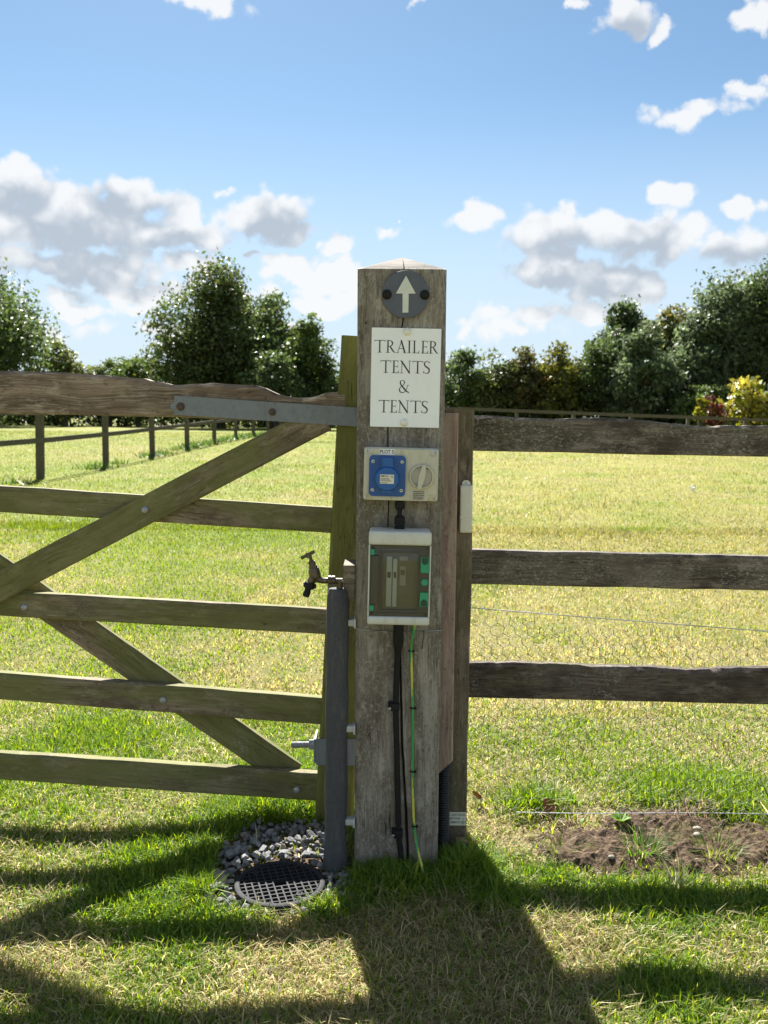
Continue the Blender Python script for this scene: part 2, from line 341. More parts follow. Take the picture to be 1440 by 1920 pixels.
def leafmat(name, trans=0.5, rough=.55, spec=.3):
    m, g, p, out = newmat(name)
    at = g.n('ShaderNodeAttribute'); at.attribute_name = 'col'
    g.l(at.outputs['Color'], p.inputs['Base Color']); p.inputs['Roughness'].default_value = rough; p.inputs['Specular IOR Level'].default_value = spec
    tl = g.n('ShaderNodeBsdfTranslucent')
    hs = g.n('ShaderNodeHueSaturation'); hs.inputs['Hue'].default_value = .485; hs.inputs['Saturation'].default_value = 1.12; hs.inputs['Value'].default_value = 1.45
    g.l(at.outputs['Color'], hs.inputs['Color']); g.l(hs.outputs[0], tl.inputs[0])
    mx = g.n('ShaderNodeMixShader'); mx.inputs[0].default_value = trans
    g.l(p.outputs[0], mx.inputs[1]); g.l(tl.outputs[0], mx.inputs[2]); g.l(mx.outputs[0], out.inputs[0])
    return m
M_GRASS = leafmat('grass_blade', .48, .5, .35)
M_LEAF = leafmat('tree_leaf', .40, .5, .35)
def barkmat():
    m, g, p, _ = newmat('bark'); tc = g.n('ShaderNodeTexCoord')
    n = g.noise(g.mapping(tc.outputs['Object'], (6, 6, 1.2)), 1.0, 6, .65)
    g.l(g.mix(g.ss(n, .35, .65), (.035, .028, .02), (.12, .10, .075)), p.inputs['Base Color']); p.inputs['Roughness'].default_value = .9
    return m
M_BARK = barkmat()
def groundmat():
    m, g, p, _ = newmat('field_ground'); tc = g.n('ShaderNodeTexCoord'); P = tc.outputs['Object']
    at = g.n('ShaderNodeAttribute'); at.attribute_name = 'col'
    n1 = g.noise(P, 38, 6, .7); n2 = g.noise(P, 3.2, 5, .65); n3 = g.noise(P, .55, 5, .6)
    c = g.mix(g.m('MULTIPLY', g.ss(n2, .42, .66), .55), at.outputs['Color'], (.11, .14, .03))
    c = g.mix(g.m('MULTIPLY', g.ss(n3, .46, .64), .5), c, (.25, .20, .095))
    c = g.mix(g.m('MULTIPLY', g.ss(n1, .5, .72), .6), c, (.06, .05, .028))
    g.l(c, p.inputs['Base Color']); p.inputs['Roughness'].default_value = .95; p.inputs['Specular IOR Level'].default_value = .1
    bump(g, p, n1, .9, .02); return m
M_GROUND = groundmat()
def soilmat():
    m, g, p, _ = newmat('bare_soil'); tc = g.n('ShaderNodeTexCoord'); P = tc.outputs['Object']
    n1 = g.noise(P, 60, 8, .72); n2 = g.noise(P, 11, 5, .6)
    c = g.mix(g.ss(n1, .32, .68), (.05, .033, .022), (.19, .135, .09))
    c = g.mix(g.m('MULTIPLY', g.ss(n2, .52, .68), .6), c, (.09, .09, .03))
    g.l(c, p.inputs['Base Color']); p.inputs['Roughness'].default_value = .95; p.inputs['Specular IOR Level'].default_value = .1
    bump(g, p, n1, 1.0, .015); return m
M_SOIL = soilmat()
def stonemat():
    m, g, p, _ = newmat('crushed_stone'); tc = g.n('ShaderNodeTexCoord'); oi = g.n('ShaderNodeObjectInfo')
    n = g.noise(tc.outputs['Object'], 110, 6, .65)
    c = g.mix(g.ss(n, .3, .7), (.075, .077, .08), (.24, .24, .24))
    c = g.mix(g.ss(oi.outputs['Random'], .1, 1.0, 0.0, .6), c, (.36, .355, .35))
    c = g.mix(g.m('MULTIPLY', g.m('GREATER_THAN', oi.outputs['Random'], .93), .6), c, (.30, .22, .14))
    g.l(c, p.inputs['Base Color']); p.inputs['Roughness'].default_value = .8; bump(g, p, n, .7, .002); return m
M_STONE = stonemat()

# ------------------------------------------------------------------ ground
DRX, DRY, DRR = -0.232, 1.987, 0.102
GRAVEL = [(-.40, 2.15), (-.335, 2.30), (-.15, 2.30), (-.065, 2.05), (-.085, 1.93), (-.178, 1.865), (-.372, 1.885), (-.39, 2.0)]
def inpoly(x, y, poly):
    x = np.asarray(x); y = np.asarray(y); r = np.zeros(x.shape, bool); n = len(poly)
    for i in range(n):
        x0, y0 = poly[i]; x1, y1 = poly[(i + 1) % n]
        c = ((y0 > y) != (y1 > y)); r ^= c & (x < (x1 - x0) * (y - y0) / (y1 - y0 + 1e-12) + x0)
    return r
def soil_mask(x, y):
    d = ((np.asarray(x) - .77) / .44) ** 2 + ((np.asarray(y) - 2.215) / .19) ** 2
    return np.clip(1.35 - d - .9 * (fbm(np.asarray(x) * 9, np.asarray(y) * 9 + 40) - .5) * 2, 0, 1)
LUSH = [(-.30, 2.36, .13, .045, 1.0), (-.20, 2.40, .09, .05, 1.0), (-.52, 2.08, .15, .016, .9), (-.42, 1.86, .13, .014, .9), (-.55, 1.93, .12, .01, .8), (-.115, 1.875, .055, .04, 1.2),
        (.03, 2.00, .10, .042, 1.2), (-.03, 2.0, .05, .035, 1.2), (.20, 2.05, .09, .05, 1.2), (.28, 1.93, .09, .03, .8), (.42, 2.42, .10, .06, .9), (.62, 1.97, .15, .02, .9), (.40, 2.02, .09, .02, .7),
        (.95, 2.47, .22, .035, .9), (.88, 1.86, .13, .012, .6), (-.30, 2.62, .12, .05, .9), (-.95, 2.9, .3, .02, .6), (.55, 1.62, .12, .01, .5), (-.47, 2.14, .08, .025, .9), (-.40, 1.96, .06, .03, .9)]
DRYP = [(.12, 1.62, .24, .85), (.30, 1.72, .14, .5), (-.15, 1.60, .2, .3), (-.62, 1.72, .18, .3), (-.75, 2.45, .4, .5), (.33, 2.28, .12, .4), (.4, 2.7, .5, .35), (-.15, 1.80, .07, .6)]
def lushness(x, y):
    l = np.zeros(np.shape(x)); hh = np.zeros(np.shape(x))
    for cx, cy, r, h, a in LUSH:
        gq = np.exp(-((x - cx) ** 2 + (y - cy) ** 2) / (r * r)); l = np.maximum(l, gq * a); hh = np.maximum(hh, gq * h)
    return l, hh
def dryness(x, y):
    d = fbm(x * 1.7 + 5, y * 1.7 + 9) * .75 + fbm(x * .35 + 2, y * .35) * .45 - .11 + .30 * (fbm(x * 9, y * 9 + 3) - .5) + .35 * (fbm(x * .8 + 30, y * .8) - .5) * (y > 3) - .13 * np.clip(.3 - x * .8, 0, 1) * (y > 2.3)
    for cx, cy, r, a in DRYP: d = d + a * .45 * np.exp(-((x - cx) ** 2 + (y - cy) ** 2) / (r * r))
    l, _ = lushness(x, y)
    return np.clip(d - .75 * l, 0, 1)
C_G1, C_G2, C_YG, C_ST, C_BR = (np.array(c) for c in ((.070, .155, .020), (.160, .270, .028), (.32, .36, .050), (.55, .48, .24), (.27, .20, .105)))
def build_ground():
    xs = np.unique(np.round(np.concatenate([np.arange(-1.5, 1.501, .025), np.arange(-16, 16.1, .5), np.array([-400, -250, -150, -90, -60, -40, -28, -20, 20, 28, 40, 60, 90, 150, 250, 400])]), 4))
    ys = np.unique(np.round(np.concatenate([np.arange(1.2, 3.01, .025), np.arange(-1, 12.1, .4), np.arange(12, 46, 1.0), np.array([-300, -120, -50, -20, -8, -3, 50, 60, 80, 120, 200, 350, 600])]), 4))
    X, Y = np.meshgrid(xs, ys); nx, ny = len(xs), len(ys)
    near = np.clip((4 - np.hypot(X, Y - 2)) / 2, 0, 1)
    Z = zground(X, Y) + near * (fbm(X * 6, Y * 6) - .5) * .022
    inside = np.hypot(X - DRX, Y - DRY)
    Z = np.where(inside < .2, Z * .3 - .008, Z)
    v = np.stack([X, Y, Z], -1).reshape(-1, 3)
    idx = np.arange(nx * ny).reshape(ny, nx)
    q = np.stack([idx[:-1, :-1], idx[:-1, 1:], idx[1:, 1:], idx[1:, :-1]], -1).reshape(-1, 4)
    keep = ~((inside.reshape(-1) < .092)[q].any(1))
    me = bpy.data.meshes.new('ground'); me.from_pydata(v.tolist(), [], q[keep].tolist()); me.materials.append(M_GROUND)
    d = dryness(X, Y).reshape(-1, 1); dist = np.clip((np.hypot(X, Y).reshape(-1, 1) - 3) / 6, 0, 1)
    nearc = np.array((.12, .12, .045)) * (1 - d) + np.array((.30, .24, .13)) * d
    farc = np.array((.125, .175, .022)) * (1 - d) + np.array((.30, .255, .09)) * d
    col = nearc * (1 - dist) + farc * dist
    a = me.attributes.new('col', 'FLOAT_COLOR', 'POINT'); a.data.foreach_set('color', np.concatenate([col, np.ones((len(col), 1))], 1).ravel())
    for p in me.polygons: p.use_smooth = True
    tag(link(bpy.data.objects.new('ground', me)), kind='structure')
    # bare soil by the foot of the fence
    gx, gy = np.meshgrid(np.arange(.28, 1.34, .012), np.arange(2.0, 2.50, .012)); mk = soil_mask(gx, gy)
    z = -.03 + .042 * mk + mk * (fbm(gx * 40, gy * 40, 5) - .35) * .040
    ny, nx = gx.shape; idx = np.arange(nx * ny).reshape(ny, nx)
    q = np.stack([idx[:-1, :-1], idx[:-1, 1:], idx[1:, 1:], idx[1:, :-1]], -1).reshape(-1, 4)
    me = bpy.data.meshes.new('soil_patch'); me.from_pydata(np.stack([gx, gy, z], -1).reshape(-1, 3).tolist(), [], q.tolist()); me.materials.append(M_SOIL)
    tag(link(bpy.data.objects.new('soil_patch', me)), kind='structure')
build_ground()

# ------------------------------------------------------------------ grass
def blade_mesh(name, P, Z, h, w, yaw, lean, col, full=True):
    n = len(P); rs = np.random.RandomState(3)
    dx, dy = np.cos(yaw), np.sin(yaw); sx, sy = -dy, dx
    tw = rs.uniform(-.6, .6, n); sx, sy = sx * np.cos(tw) - sy * np.sin(tw), sx * np.sin(tw) + sy * np.cos(tw)
    def pt(k, side, wf):
        hor = lean * h * k ** 1.7; up = h * k * np.sqrt(np.clip(1 - (lean * .75 * k) ** 2, .08, 1))
        return np.stack([P[:, 0] + dx * hor + sx * w * wf * side, P[:, 1] + dy * hor + sy * w * wf * side, Z + up], -1)
    if full: V = np.stack([pt(0, -.5, 1), pt(0, .5, 1), pt(.5, -.5, .85), pt(.5, .5, .85), pt(1, 0, 0)], 1); k = 5; pat = [0, 1, 3, 2, 2, 3, 4]; st = [0, 4]; tot = [4, 3]
    else: V = np.stack([pt(0, -.5, 1), pt(0, .5, 1), pt(1, 0, 0)], 1); k = 3; pat = [0, 1, 2]; st = [0]; tot = [3]
    me = bpy.data.meshes.new(name); me.vertices.add(n * k); me.vertices.foreach_set('co', V.reshape(-1).astype(np.float32))
    L = len(pat); me.loops.add(n * L); me.loops.foreach_set('vertex_index', (np.array(pat)[None] + np.arange(n)[:, None] * k).ravel().astype(np.int32))
    me.polygons.add(n * len(st))
    me.polygons.foreach_set('loop_start', (np.array(st)[None] + np.arange(n)[:, None] * L).ravel().astype(np.int32))
    me.polygons.foreach_set('loop_total', np.tile(np.array(tot, np.int32), n))
    me.update(calc_edges=True)
    a = me.attributes.new('col', 'FLOAT_COLOR', 'POINT')
    c = np.concatenate([col, np.ones((n, 1))], 1); a.data.foreach_set('color', np.repeat(c, k, 0).astype(np.float32).ravel())
    me.materials.append(M_GRASS); return me
def blade_colours(d, rs):
    n = len(d); u = rs.rand(n); v = rs.rand(n, 1)
    green = C_G1 * (1 - v) + C_G2 * v
    yg = C_G2 * (1 - v) + C_YG * v
    dry = C_ST * (.6 + .6 * v)
    br = C_BR * (.6 + .6 * v)
    ps = np.clip(1.35 * (d - .25), 0, .56); pb = np.clip(.5 * (d - .40), 0, .18); py = .42
    c = np.where((u < ps)[:, None], dry, np.where((u < ps + pb)[:, None], br, np.where((u < ps + pb + py * (1 - ps - pb))[:, None], yg, green)))
    return c * rs.uniform(.8, 1.2, (n, 1)), u < ps + pb
def build_grass():
    rs = np.random.RandomState(5)
    # short turf round the gate and fence
    N = 330000; y = 1.25 + (3.3 - 1.25) * rs.rand(N) ** 1.15; x = rs.uniform(-1, 1, N) * (.48 * y + .28)
    cl = np.stack([x, y], -1) + rs.normal(0, .004, (N, 2))
    x, y = cl[:, 0], cl[:, 1]
    sm = soil_mask(x, y); gp = inpoly(x + .02 * (vnoise(x * 30, y * 30) - .5), y + .03 * (vnoise(x * 30 + 9, y * 30) - .5), GRAVEL)
    edge = rs.rand(N)
    post = (x > -.062) & (x < .136) & (y > 2.063) & (y < 2.26)
    thin = fbm(x * 14, y * 14 + 7, 3)
    keep = ~(gp & (edge > .03)) & ~((sm > .2) & (edge > .42 * np.clip(1.1 - sm, 0, 1) + .07)) & ~post & (np.hypot(x - DRX, y - DRY) > .11) & (edge < .45 + 1.4 * np.clip(thin - .25, 0, 1) + lushness(x, y)[0])
    x, y = x[keep], y[keep]; n = len(x)
    d = dryness(x, y); l, lh = lushness(x, y)
    col, isdry = blade_colours(d, rs)
    ons = (soil_mask(x, y) > .2) & (rs.rand(n) < .45); isdry = isdry | ons; vv = rs.uniform(.5, 1.2, (n, 1)); col = np.where(ons[:, None], np.where(rs.rand(n, 1) < .5, C_BR * .7, C_ST * .75) * vv, col)
    h = (.014 + .020 * rs.rand(n) ** 1.6 + lh * rs.uniform(.35, 1.15, n) * (edge[keep] < 2)) * (1 + .5 * (fbm(x * 5, y * 5 + 20, 3) - .4))
    h = np.where(isdry, h * rs.uniform(.6, 1.5, n), h)
    h = np.where(ons, h * .55, h)
    w = rs.uniform(.0016, .0038, n) * (1 + .35 * l); w = np.where(isdry, w * .78, w)
    lean = np.clip(rs.normal(.75, .3, n), .1, 1.3); lean = np.where(isdry, np.clip(rs.normal(1.05, .22, n), .3, 1.32), lean)
    broad = (~isdry) & (rs.rand(n) < .022) & (fbm(x * 7 + 3, y * 7, 2) > .5); w = np.where(broad, w * 3.4, w); h = np.where(broad, np.minimum(h, .026), h); lean = np.where(broad, 1.15, lean)
    yaw = rs.uniform(0, 2 * np.pi, n)
    Z = zground(x, y) + np.clip((4 - np.hypot(x, y - 2)) / 2, 0, 1) * (fbm(x * 6, y * 6) - .5) * .022 - .003
    me = blade_mesh('turf_grass', np.stack([x, y], -1), Z, h, w, yaw, lean, col)
    tag(link(bpy.data.objects.new('turf_grass', me)), 'short mixed green and straw turf around the gate and posts', 'grass', kind='stuff')
    # the field beyond
    N1, N2 = 170000, 170000
    y1 = 3.2 + (9 - 3.2) * rs.rand(N1) ** 1.25; x1 = rs.uniform(-1, 1, N1) * (.46 * y1 + .5)
    y2 = 8.5 + (40 - 8.5) * rs.rand(N2) ** 1.6; x2 = rs.uniform(-1, 1, N2) * (.46 * y2 + 1)
    N3 = 5000; y3 = 13 + 33 * rs.rand(N3); y3 = y3[fbm(y3 * 1.1, y3 * 0 + 2, 2) > .38]; x3 = -5.70 + .047 * (y3 - 15) + rs.normal(0, .16, len(y3))   # rank growth under the paddock fence
    x = np.concatenate([x1, x2, x3]); y = np.concatenate([y1, y2, y3]); n = len(x)
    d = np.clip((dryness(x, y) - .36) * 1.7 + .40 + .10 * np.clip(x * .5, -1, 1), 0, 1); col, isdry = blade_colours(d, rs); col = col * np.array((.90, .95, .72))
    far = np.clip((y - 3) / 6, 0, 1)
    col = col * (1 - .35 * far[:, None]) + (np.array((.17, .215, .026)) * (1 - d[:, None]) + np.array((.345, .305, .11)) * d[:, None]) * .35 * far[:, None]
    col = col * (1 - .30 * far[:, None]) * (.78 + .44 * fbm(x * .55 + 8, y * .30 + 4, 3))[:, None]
    s = .7 + y / 9
    h = (.011 + .014 * rs.rand(n)) * np.clip(s, .9, 2.0) * (1 + 1.0 * np.clip(fbm(x * 1.3, y * 1.3) - .52, 0, 1) * 3); w = rs.uniform(.003, .006, n) * s
    k3 = len(y3); h[-k3:] = rs.uniform(.06, .22, k3); w[-k3:] = .03; col[-k3:] = np.array((.075, .13, .03)) * rs.uniform(.6, 1.3, (k3, 1))
    lean = np.clip(rs.normal(.7, .3, n), .1, 1.2); yaw = rs.uniform(0, 2 * np.pi, n)
    Z = zground(x, y) - .003
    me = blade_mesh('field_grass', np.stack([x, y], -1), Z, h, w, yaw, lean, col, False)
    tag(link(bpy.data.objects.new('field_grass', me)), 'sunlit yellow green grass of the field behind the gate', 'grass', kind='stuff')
build_grass()

# ------------------------------------------------------------------ timber pieces
def timber(name, L, H, T, mat, parent, loc, roty=0.0, n=28, top=None, bot=None, bev=.004, jit=.0012, seed=0, rough_top=0.0):
    """a board along local X, front face at y=0, back at y=T; top and bot give z of the edges along x"""
    mb = MB(); rows = []
    top = top or (lambda x: H / 2); bot = bot or (lambda x: -H / 2)
    for i in range(n + 1):
        x = L * i / n; j = lambda k: (float(vnoise(x * 9 + seed * 7.3, k * 3.7 + seed)) - .5) * 2 * jit
        zt = top(x) + j(1); zb = bot(x) + j(2); y0 = j(3); y1 = T + j(4)
        b2 = bev * (1 + 1.2 * (float(vnoise(x * 23 + seed, 5.1)) - .4)) + rough_top * .8 * float(fbm(x * 38 + seed, 8.8, 3))
        rt = rough_top * 2.2 * max(0, float(fbm(x * 5 + seed, 1.3, 3)) - .3)
        zt2 = zt + rt * (float(fbm(x * 47 + seed, 2.2, 4)) - .5) * 2.2
        rows.append([(x, y0, zb + bev), (x, y0 + bev, zb), (x, y1 - bev, zb), (x, y1, zb + bev), (x, y1, zt2 - b2), (x, y1 - b2, zt2), (x, y0 + b2, zt2), (x, y0, zt - b2)])
    v = [p for r in rows for p in r]; f = []
    for i in range(n):
        for k in range(8): f.append((i * 8 + k, i * 8 + (k + 1) % 8, (i + 1) * 8 + (k + 1) % 8, (i + 1) * 8 + k))
    f.append(tuple(range(7, -1, -1))); f.append(tuple(n * 8 + k for k in range(8)))
    mb.add(v, f)
    return mb.build(name, mat, parent, loc=loc, roty=roty, smooth=40)
def interp(pts):
    xs = [p[0] for p in pts]; zs = [p[1] for p in pts]
    return lambda x: float(np.interp(x, xs, zs))

# ------------------------------------------------------------------ main gate post with its split
PX0, PX1, PY0, PY1, PH = -.0630, .1355, 2.06, 2.26, 1.41
def gate_post():
    root = thing('gate_post', (0.036, 2.16, 0), 'thick weathered square timber post with pyramid top carrying the signs and boxes', 'post')
    hw = (PX1 - PX0) / 2; hd = (PY1 - PY0) / 2
    cx = interp([(-.1, .030), (.02, .0284), (.18, .0203), (.335, .0098), (.54, .0039), (.62, .001), (.72, -.022), (.826, -.0259), (1.045, -.029), (1.10, -.026), (1.24, -.004), (1.29, .002), (1.34, .0038), (1.41, .0038)])
    cw = interp([(-.1, .0042), (.3, .0036), (.54, .0028), (.75, .0014), (1.05, .0016), (1.2, .001), (1.29, .0018), (1.41, .0015)])
    rows = []; K = 11
    zs = list(np.arange(-.05, PH - .006, .02)) + [PH - .004, PH]
    for z in zs:
        c = cx(z) + .0012 * (float(vnoise(z * 40, 3.3)) - .5) * 2; w = cw(z); ins = .006 if z >= PH - .001 else 0.0
        e = .006 + .004 * float(vnoise(z * 12, 9.1)) + ins
        ring = []
        xl = -hw + e; xr = hw - e
        fy = lambda x: -hd + ins + .0016 * (float(fbm(x * 30, z * 9)) - .5) * 2
        for k in range(K): x = xl + (c - w - xl) * k / (K - 1); ring.append((x, fy(x), z))
        ring.append((c + .001, -hd + .028 * min(1, w / .003), z))
        for k in range(K): x = c + w + (xr - c - w) * k / (K - 1); ring.append((x, fy(x), z))
        wob = .002 * (float(vnoise(z * 10, 1.7)) - .5)
        ring += [(hw - ins + wob, -hd + e, z), (hw - ins + wob, hd - e, z), (hw - e, hd - ins, z), (-hw + e, hd - ins, z), (-hw + ins + wob, hd - e, z), (-hw + ins + wob, -hd + e, z)]
        rows.append(ring)
    m = len(rows[0]); v = [p for r in rows for p in r]; f = []
    for i in range(len(rows) - 1):
        for k in range(m): f.append((i * m + k, i * m + (k + 1) % m, (i + 1) * m + (k + 1) % m, (i + 1) * m + k))
    v.append((0.002, 0, PH + .038)); a = len(v) - 1; b = (len(rows) - 1) * m
    for k in range(m): f.append((b + k, b + (k + 1) % m, a))
    mb = MB().add(v, f); mb.mi[-m:] = [1] * m; mb.build('shaft', [W_POST, W_END], root, smooth=35)
gate_post()

# ------------------------------------------------------------------ the five-bar gate
def gate():
    G = Vector((-.14, 2.30, 0)); root = thing('field_gate', (-.1425, 2.34, -.019), 'sagging weathered timber five bar gate with green algae, left of the main post', 'gate')
    root.scale = (1.0175, 1, 1.0175)
    def rail(name, x1, z1, x2, z2, H, y, T, mat, xa=-2.6, xb=None, seed=0, n=40):
        s = (z2 - z1) / (x2 - x1); xb = x2 + .02 if xb is None else xb
        za = z1 + s * (xa - x1); ang = math.atan(-s); L = (xb - xa) / math.cos(ang)
        return timber(name, L, H, T, mat, root, (xa - G.x, y - G.y, za - H / 2 * math.cos(ang)), ang, n, seed=seed)
    rail('rail', -.9731, .8967, -.1355, .8498, .066, 2.285, .030, W_GATE, seed=1)
    rail('rail', -.9826, .6267, -.1457, .5868, .065, 2.285, .030, W_GATE, seed=2)
    rail('rail', -.9901, .4123, -.1619, .3531, .071, 2.285, .032, W_GATE, seed=3)
    rail('rail', -.9977, .1982, -.1755, .1493, .073, 2.285, .032, W_GATE, seed=4)
    # heavy chewed top rail
    tp = interp([(-2.62, 1.205), (-1.6, 1.192), (-.963, 1.1855), (-.83, 1.1827), (-.70, 1.1765), (-.63, 1.171), (-.577, 1.1624), (-.54, 1.156), (-.51, 1.1535), (-.46, 1.157), (-.425, 1.1600), (-.39, 1.156), (-.323, 1.1556), (-.30, 1.149), (-.27, 1.1346), (-.24, 1.128), (-.216, 1.1258), (-.176, 1.1262), (-.160, 1.133), (-.147, 1.1384), (-.09, 1.140)])
    bt = interp([(-2.62, 1.085), (-.967, 1.0794), (-.525, 1.074), (-.25, 1.066), (-.09, 1.060)])
    timber('top_rail', 2.50, .1, .068, W_TOP, root, (-2.6 - G.x, 2.270 - G.y, 0), 0, 150, top=lambda x: tp(x - 2.6), bot=lambda x: bt(x - 2.6), bev=.005, jit=.0012, seed=5, rough_top=.006)
    # hanging stile, leaning with the sag
    d = Vector((.0654, 0, 1.276)).normalized(); a = -math.atan2(d.z, d.x)
    base = Vector((-.1754, 2.272, -.004)) + Vector((d.z, 0, -d.x)) * .05
    timber('hanging_stile', 1.285, .10, .075, W_STILE, root, base - G, a, 40, bev=.006, seed=6)
    base2 = Vector((-2.66, 2.272, .16)) + Vector((d.z, 0, -d.x)) * .04
    timber('closing_stile', 1.08, .08, .07, W_GATE, root, base2 - G, a, 24, bev=.005, seed=7)
    # braces: the rising one in front of the rails, the falling one behind
    def brace(p0, p1, H, y, T, seed):
        dx, dz = p1[0] - p0[0], p1[1] - p0[1]; L = math.hypot(dx, dz)
        timber('brace', L, H, T, W_GATE, root, (p0[0] - G.x, y - G.y, p0[1]), -math.atan2(dz, dx), 30, seed=seed)
    brace((-1.55, .338), (-.150, 1.077), .072, 2.2645, .020, 8)
    brace((-1.16, .787), (-.235, .1265), .080, 2.3175, .022, 9)
    mb = MB().prism([(-.521, 1.1268), (-.06, 1.1010), (.03, 1.0962), (.03, 1.0492), (-.06, 1.0540), (-.5243, 1.0800), (-.5238, 1.0925), (-.5305, 1.0950), (-.5325, 1.1015), (-.5300, 1.1080), (-.5225, 1.1105)], 2.2605, 2.2672)
    for i, p in enumerate(mb.v): mb.v[i] = (p[0] - G.x, p[1] - G.y, p[2])
    st = mb.build('hinge_strap', M_STEEL, root)
    for (x, z), rr in (((-.506, 1.1000), .0085), ((-.279, 1.0885), .0075)):
        MB().lathe([(0, rr * 1.25), (.002, rr * 1.25), (.0022, rr * .95), (.007, rr * .9), (.009, rr * .55), (.011, rr * .5)], (x - G.x, 2.2604 - G.y, z), (0, -1, 0), 12).build('bolt', M_RUST, st, smooth=40)
    for x, z, y in ((-.600, .8415, 2.2645), (-.919, .586, 2.285), (-.5675, .3445, 2.285), (-.2217, .1055, 2.285)):
        MB().lathe([(0, .0098), (.002, .0096), (.0042, .0075), (.0055, .003)], (x - G.x, y - .0002 - G.y, z), (0, -1, 0), 14).build('bolt', M_BOLT, root, smooth=50)
    # lower hinge: threaded rod, nut and the bracket round the stile
    h = MB()
    h.box(-.170 - G.x, -.044 - G.x, -.036, -.0295, .181, .251, .0015); h.box(-.1765 - G.x, -.1705 - G.x, -.033, .050, .186, .247, .0015)
    hb = h.build('hinge_bracket', M_STEEL, root)
    rod = MB().lathe([(t, .0078 + (.0009 if k % 2 else 0)) for k, t in enumerate(np.arange(0, .062, .0018))], (-.238 - G.x, .008, .2195), (1, 0, .02), 12).build('threaded_rod', M_BOLT, hb, smooth=30)
    MB().lathe([(0, .0140), (.014, .0140)], (-.1915 - G.x, .008, .2205), (1, 0, .02), 6).build('nut', M_BOLT, hb)
gate()

# ------------------------------------------------------------------ right-hand rail fence
FX0, FX1, FY0, FY1 = .1390, .2145, 2.185, 2.280
def near_fence():
    root = thing('rail_fence', (.176, 2.23, 0), 'weathered dark three rail timber fence right of the main post', 'fence')
    def post(x0, x1, top, seed):
        n = 30; rows = []
        for i in range(n + 1):
            z = -.05 + (top + .05) * i / n; j = lambda k: (float(vnoise(z * 8 + seed, k * 3.1)) - .5) * .003
            e = .004 if i < n else .008
            X0, X1, Y0, Y1 = x0 + j(1), x1 + j(2), FY0 + j(3), FY1 + j(4)
            rows.append([(X0 + e, Y0, z), (X1 - e, Y0, z), (X1, Y0 + e, z), (X1, Y1 - e, z), (X1 - e, Y1, z), (X0 + e, Y1, z), (X0, Y1 - e, z), (X0, Y0 + e, z)])
        v = [(p[0] - .176, p[1] - 2.23, p[2]) for r in rows for p in r]; f = []
        for i in range(n):
            for k in range(8): f.append((i * 8 + k, i * 8 + (k + 1) % 8, (i + 1) * 8 + (k + 1) % 8, (i + 1) * 8 + k))
        f.append(tuple(n * 8 + k for k in range(8)))
        MB().add(v, f).build('post', W_FPOST, root, smooth=40)
    post(FX0, FX1, 1.098, 1); post(1.98, 2.07, 1.05, 2)
    def rail(pts_t, pts_b, mat, seed, rt, x0=.150, x1=2.05):
        t = interp(pts_t + [(2.1, pts_t[-1][1] - .02)]); b = interp(pts_b + [(2.1, pts_b[-1][1] - .02)])
        timber('rail', x1 - x0, .09, .036, mat, root, (x0 - .176, 2.2835 - 2.23, 0), 0, 170, top=lambda x: t(x + x0), bot=lambda x: b(x + x0), bev=.004, jit=.0014, seed=seed, rough_top=rt)
    rail([(.15, 1.0870), (.2238, 1.0858), (.29, 1.0838), (.32, 1.0805), (.4285, 1.0775), (.5495, 1.0819), (.61, 1.079), (.671, 1.0736), (.74, 1.067), (.806, 1.0627), (.9675, 1.0655)], [(.15, .9975), (.2255, .9958), (.9715, .9875)], W_RAIL, 21, .005)
    rail([(.15, .7440), (.2276, .7436), (.985, .7337)], [(.15, .657), (.2265, .6563), (.9895, .645)], W_RAIL, 22, .003)
    rail([(.15, .449), (.226, .4487), (.363, .4499), (.53, .4429), (.668, .4427), (.75, .438), (.807, .434), (.9, .441), (1.0, .4428)], [(.15, .3585), (.2265, .3577), (1.0052, .3461)], W_RAILD, 23, .009)
near_fence()
def netting():
    root = thing('wire_netting', (.25, 2.325, 0), 'fine hexagonal wire netting with line wires stapled behind the rail fence', 'netting')
    rs = random.Random(4)
    def line(name, pts, r):
        MB().tube([(x - .25, y - 2.325, z) for x, y, z in pts], r, 6).build(name, M_WIRE, root, smooth=60)
    top = lambda x: .5870 - (x - .228) * .0679
    line('line_wire', [(x, 2.322, top(x) - .003 * math.sin((x - .2) * 2.2)) for x in np.linspace(.215, 2.0, 24)], .0014)
    line('line_wire', [(x, 2.322, .034 + .002 * math.sin(x * 9)) for x in np.linspace(.36, 2.0, 30)], .0014)
    mb = MB(); s = .0185; dx = s * math.sqrt(3); dz = s * 1.5; P = {}
    def pt(x, z):
        k = (round(x, 4), round(z, 4))
        if k not in P: P[k] = (x + rs.uniform(-.0024, .0024), .003 * math.sin(x * 11 + z * 7) + rs.uniform(-.001, .001), z + rs.uniform(-.0024, .0024))
        return P[k]
    nx = int(.83 / dx)
    for j in range(0, 22):
        for i in range(nx):
            x = i * dx + (dx / 2 if j % 2 else 0); z = .0 + j * dz
            if z + s > top(x + .25) - .002: continue
            a, b, c, d = (x, z - s), (x + dx / 2, z - s / 2), (x + dx / 2, z + s / 2), (x - dx / 2, z - s / 2)
            for p, q in ((a, b), (a, d), (b, c)): mb.tube([pt(*p), pt(*q)], .0007, 3)
    mb.build('mesh', M_NET, root)
    for x in (.262, .80, 1.24):
        z = top(x); MB().tube([(x - .25 + .004 * math.cos(a), .0024 * math.sin(a * 1.5), z + .004 * math.sin(a) - .001) for a in np.linspace(0, 9, 18)], .0008, 5).build('wire_twist', M_WIRE, root)
netting()
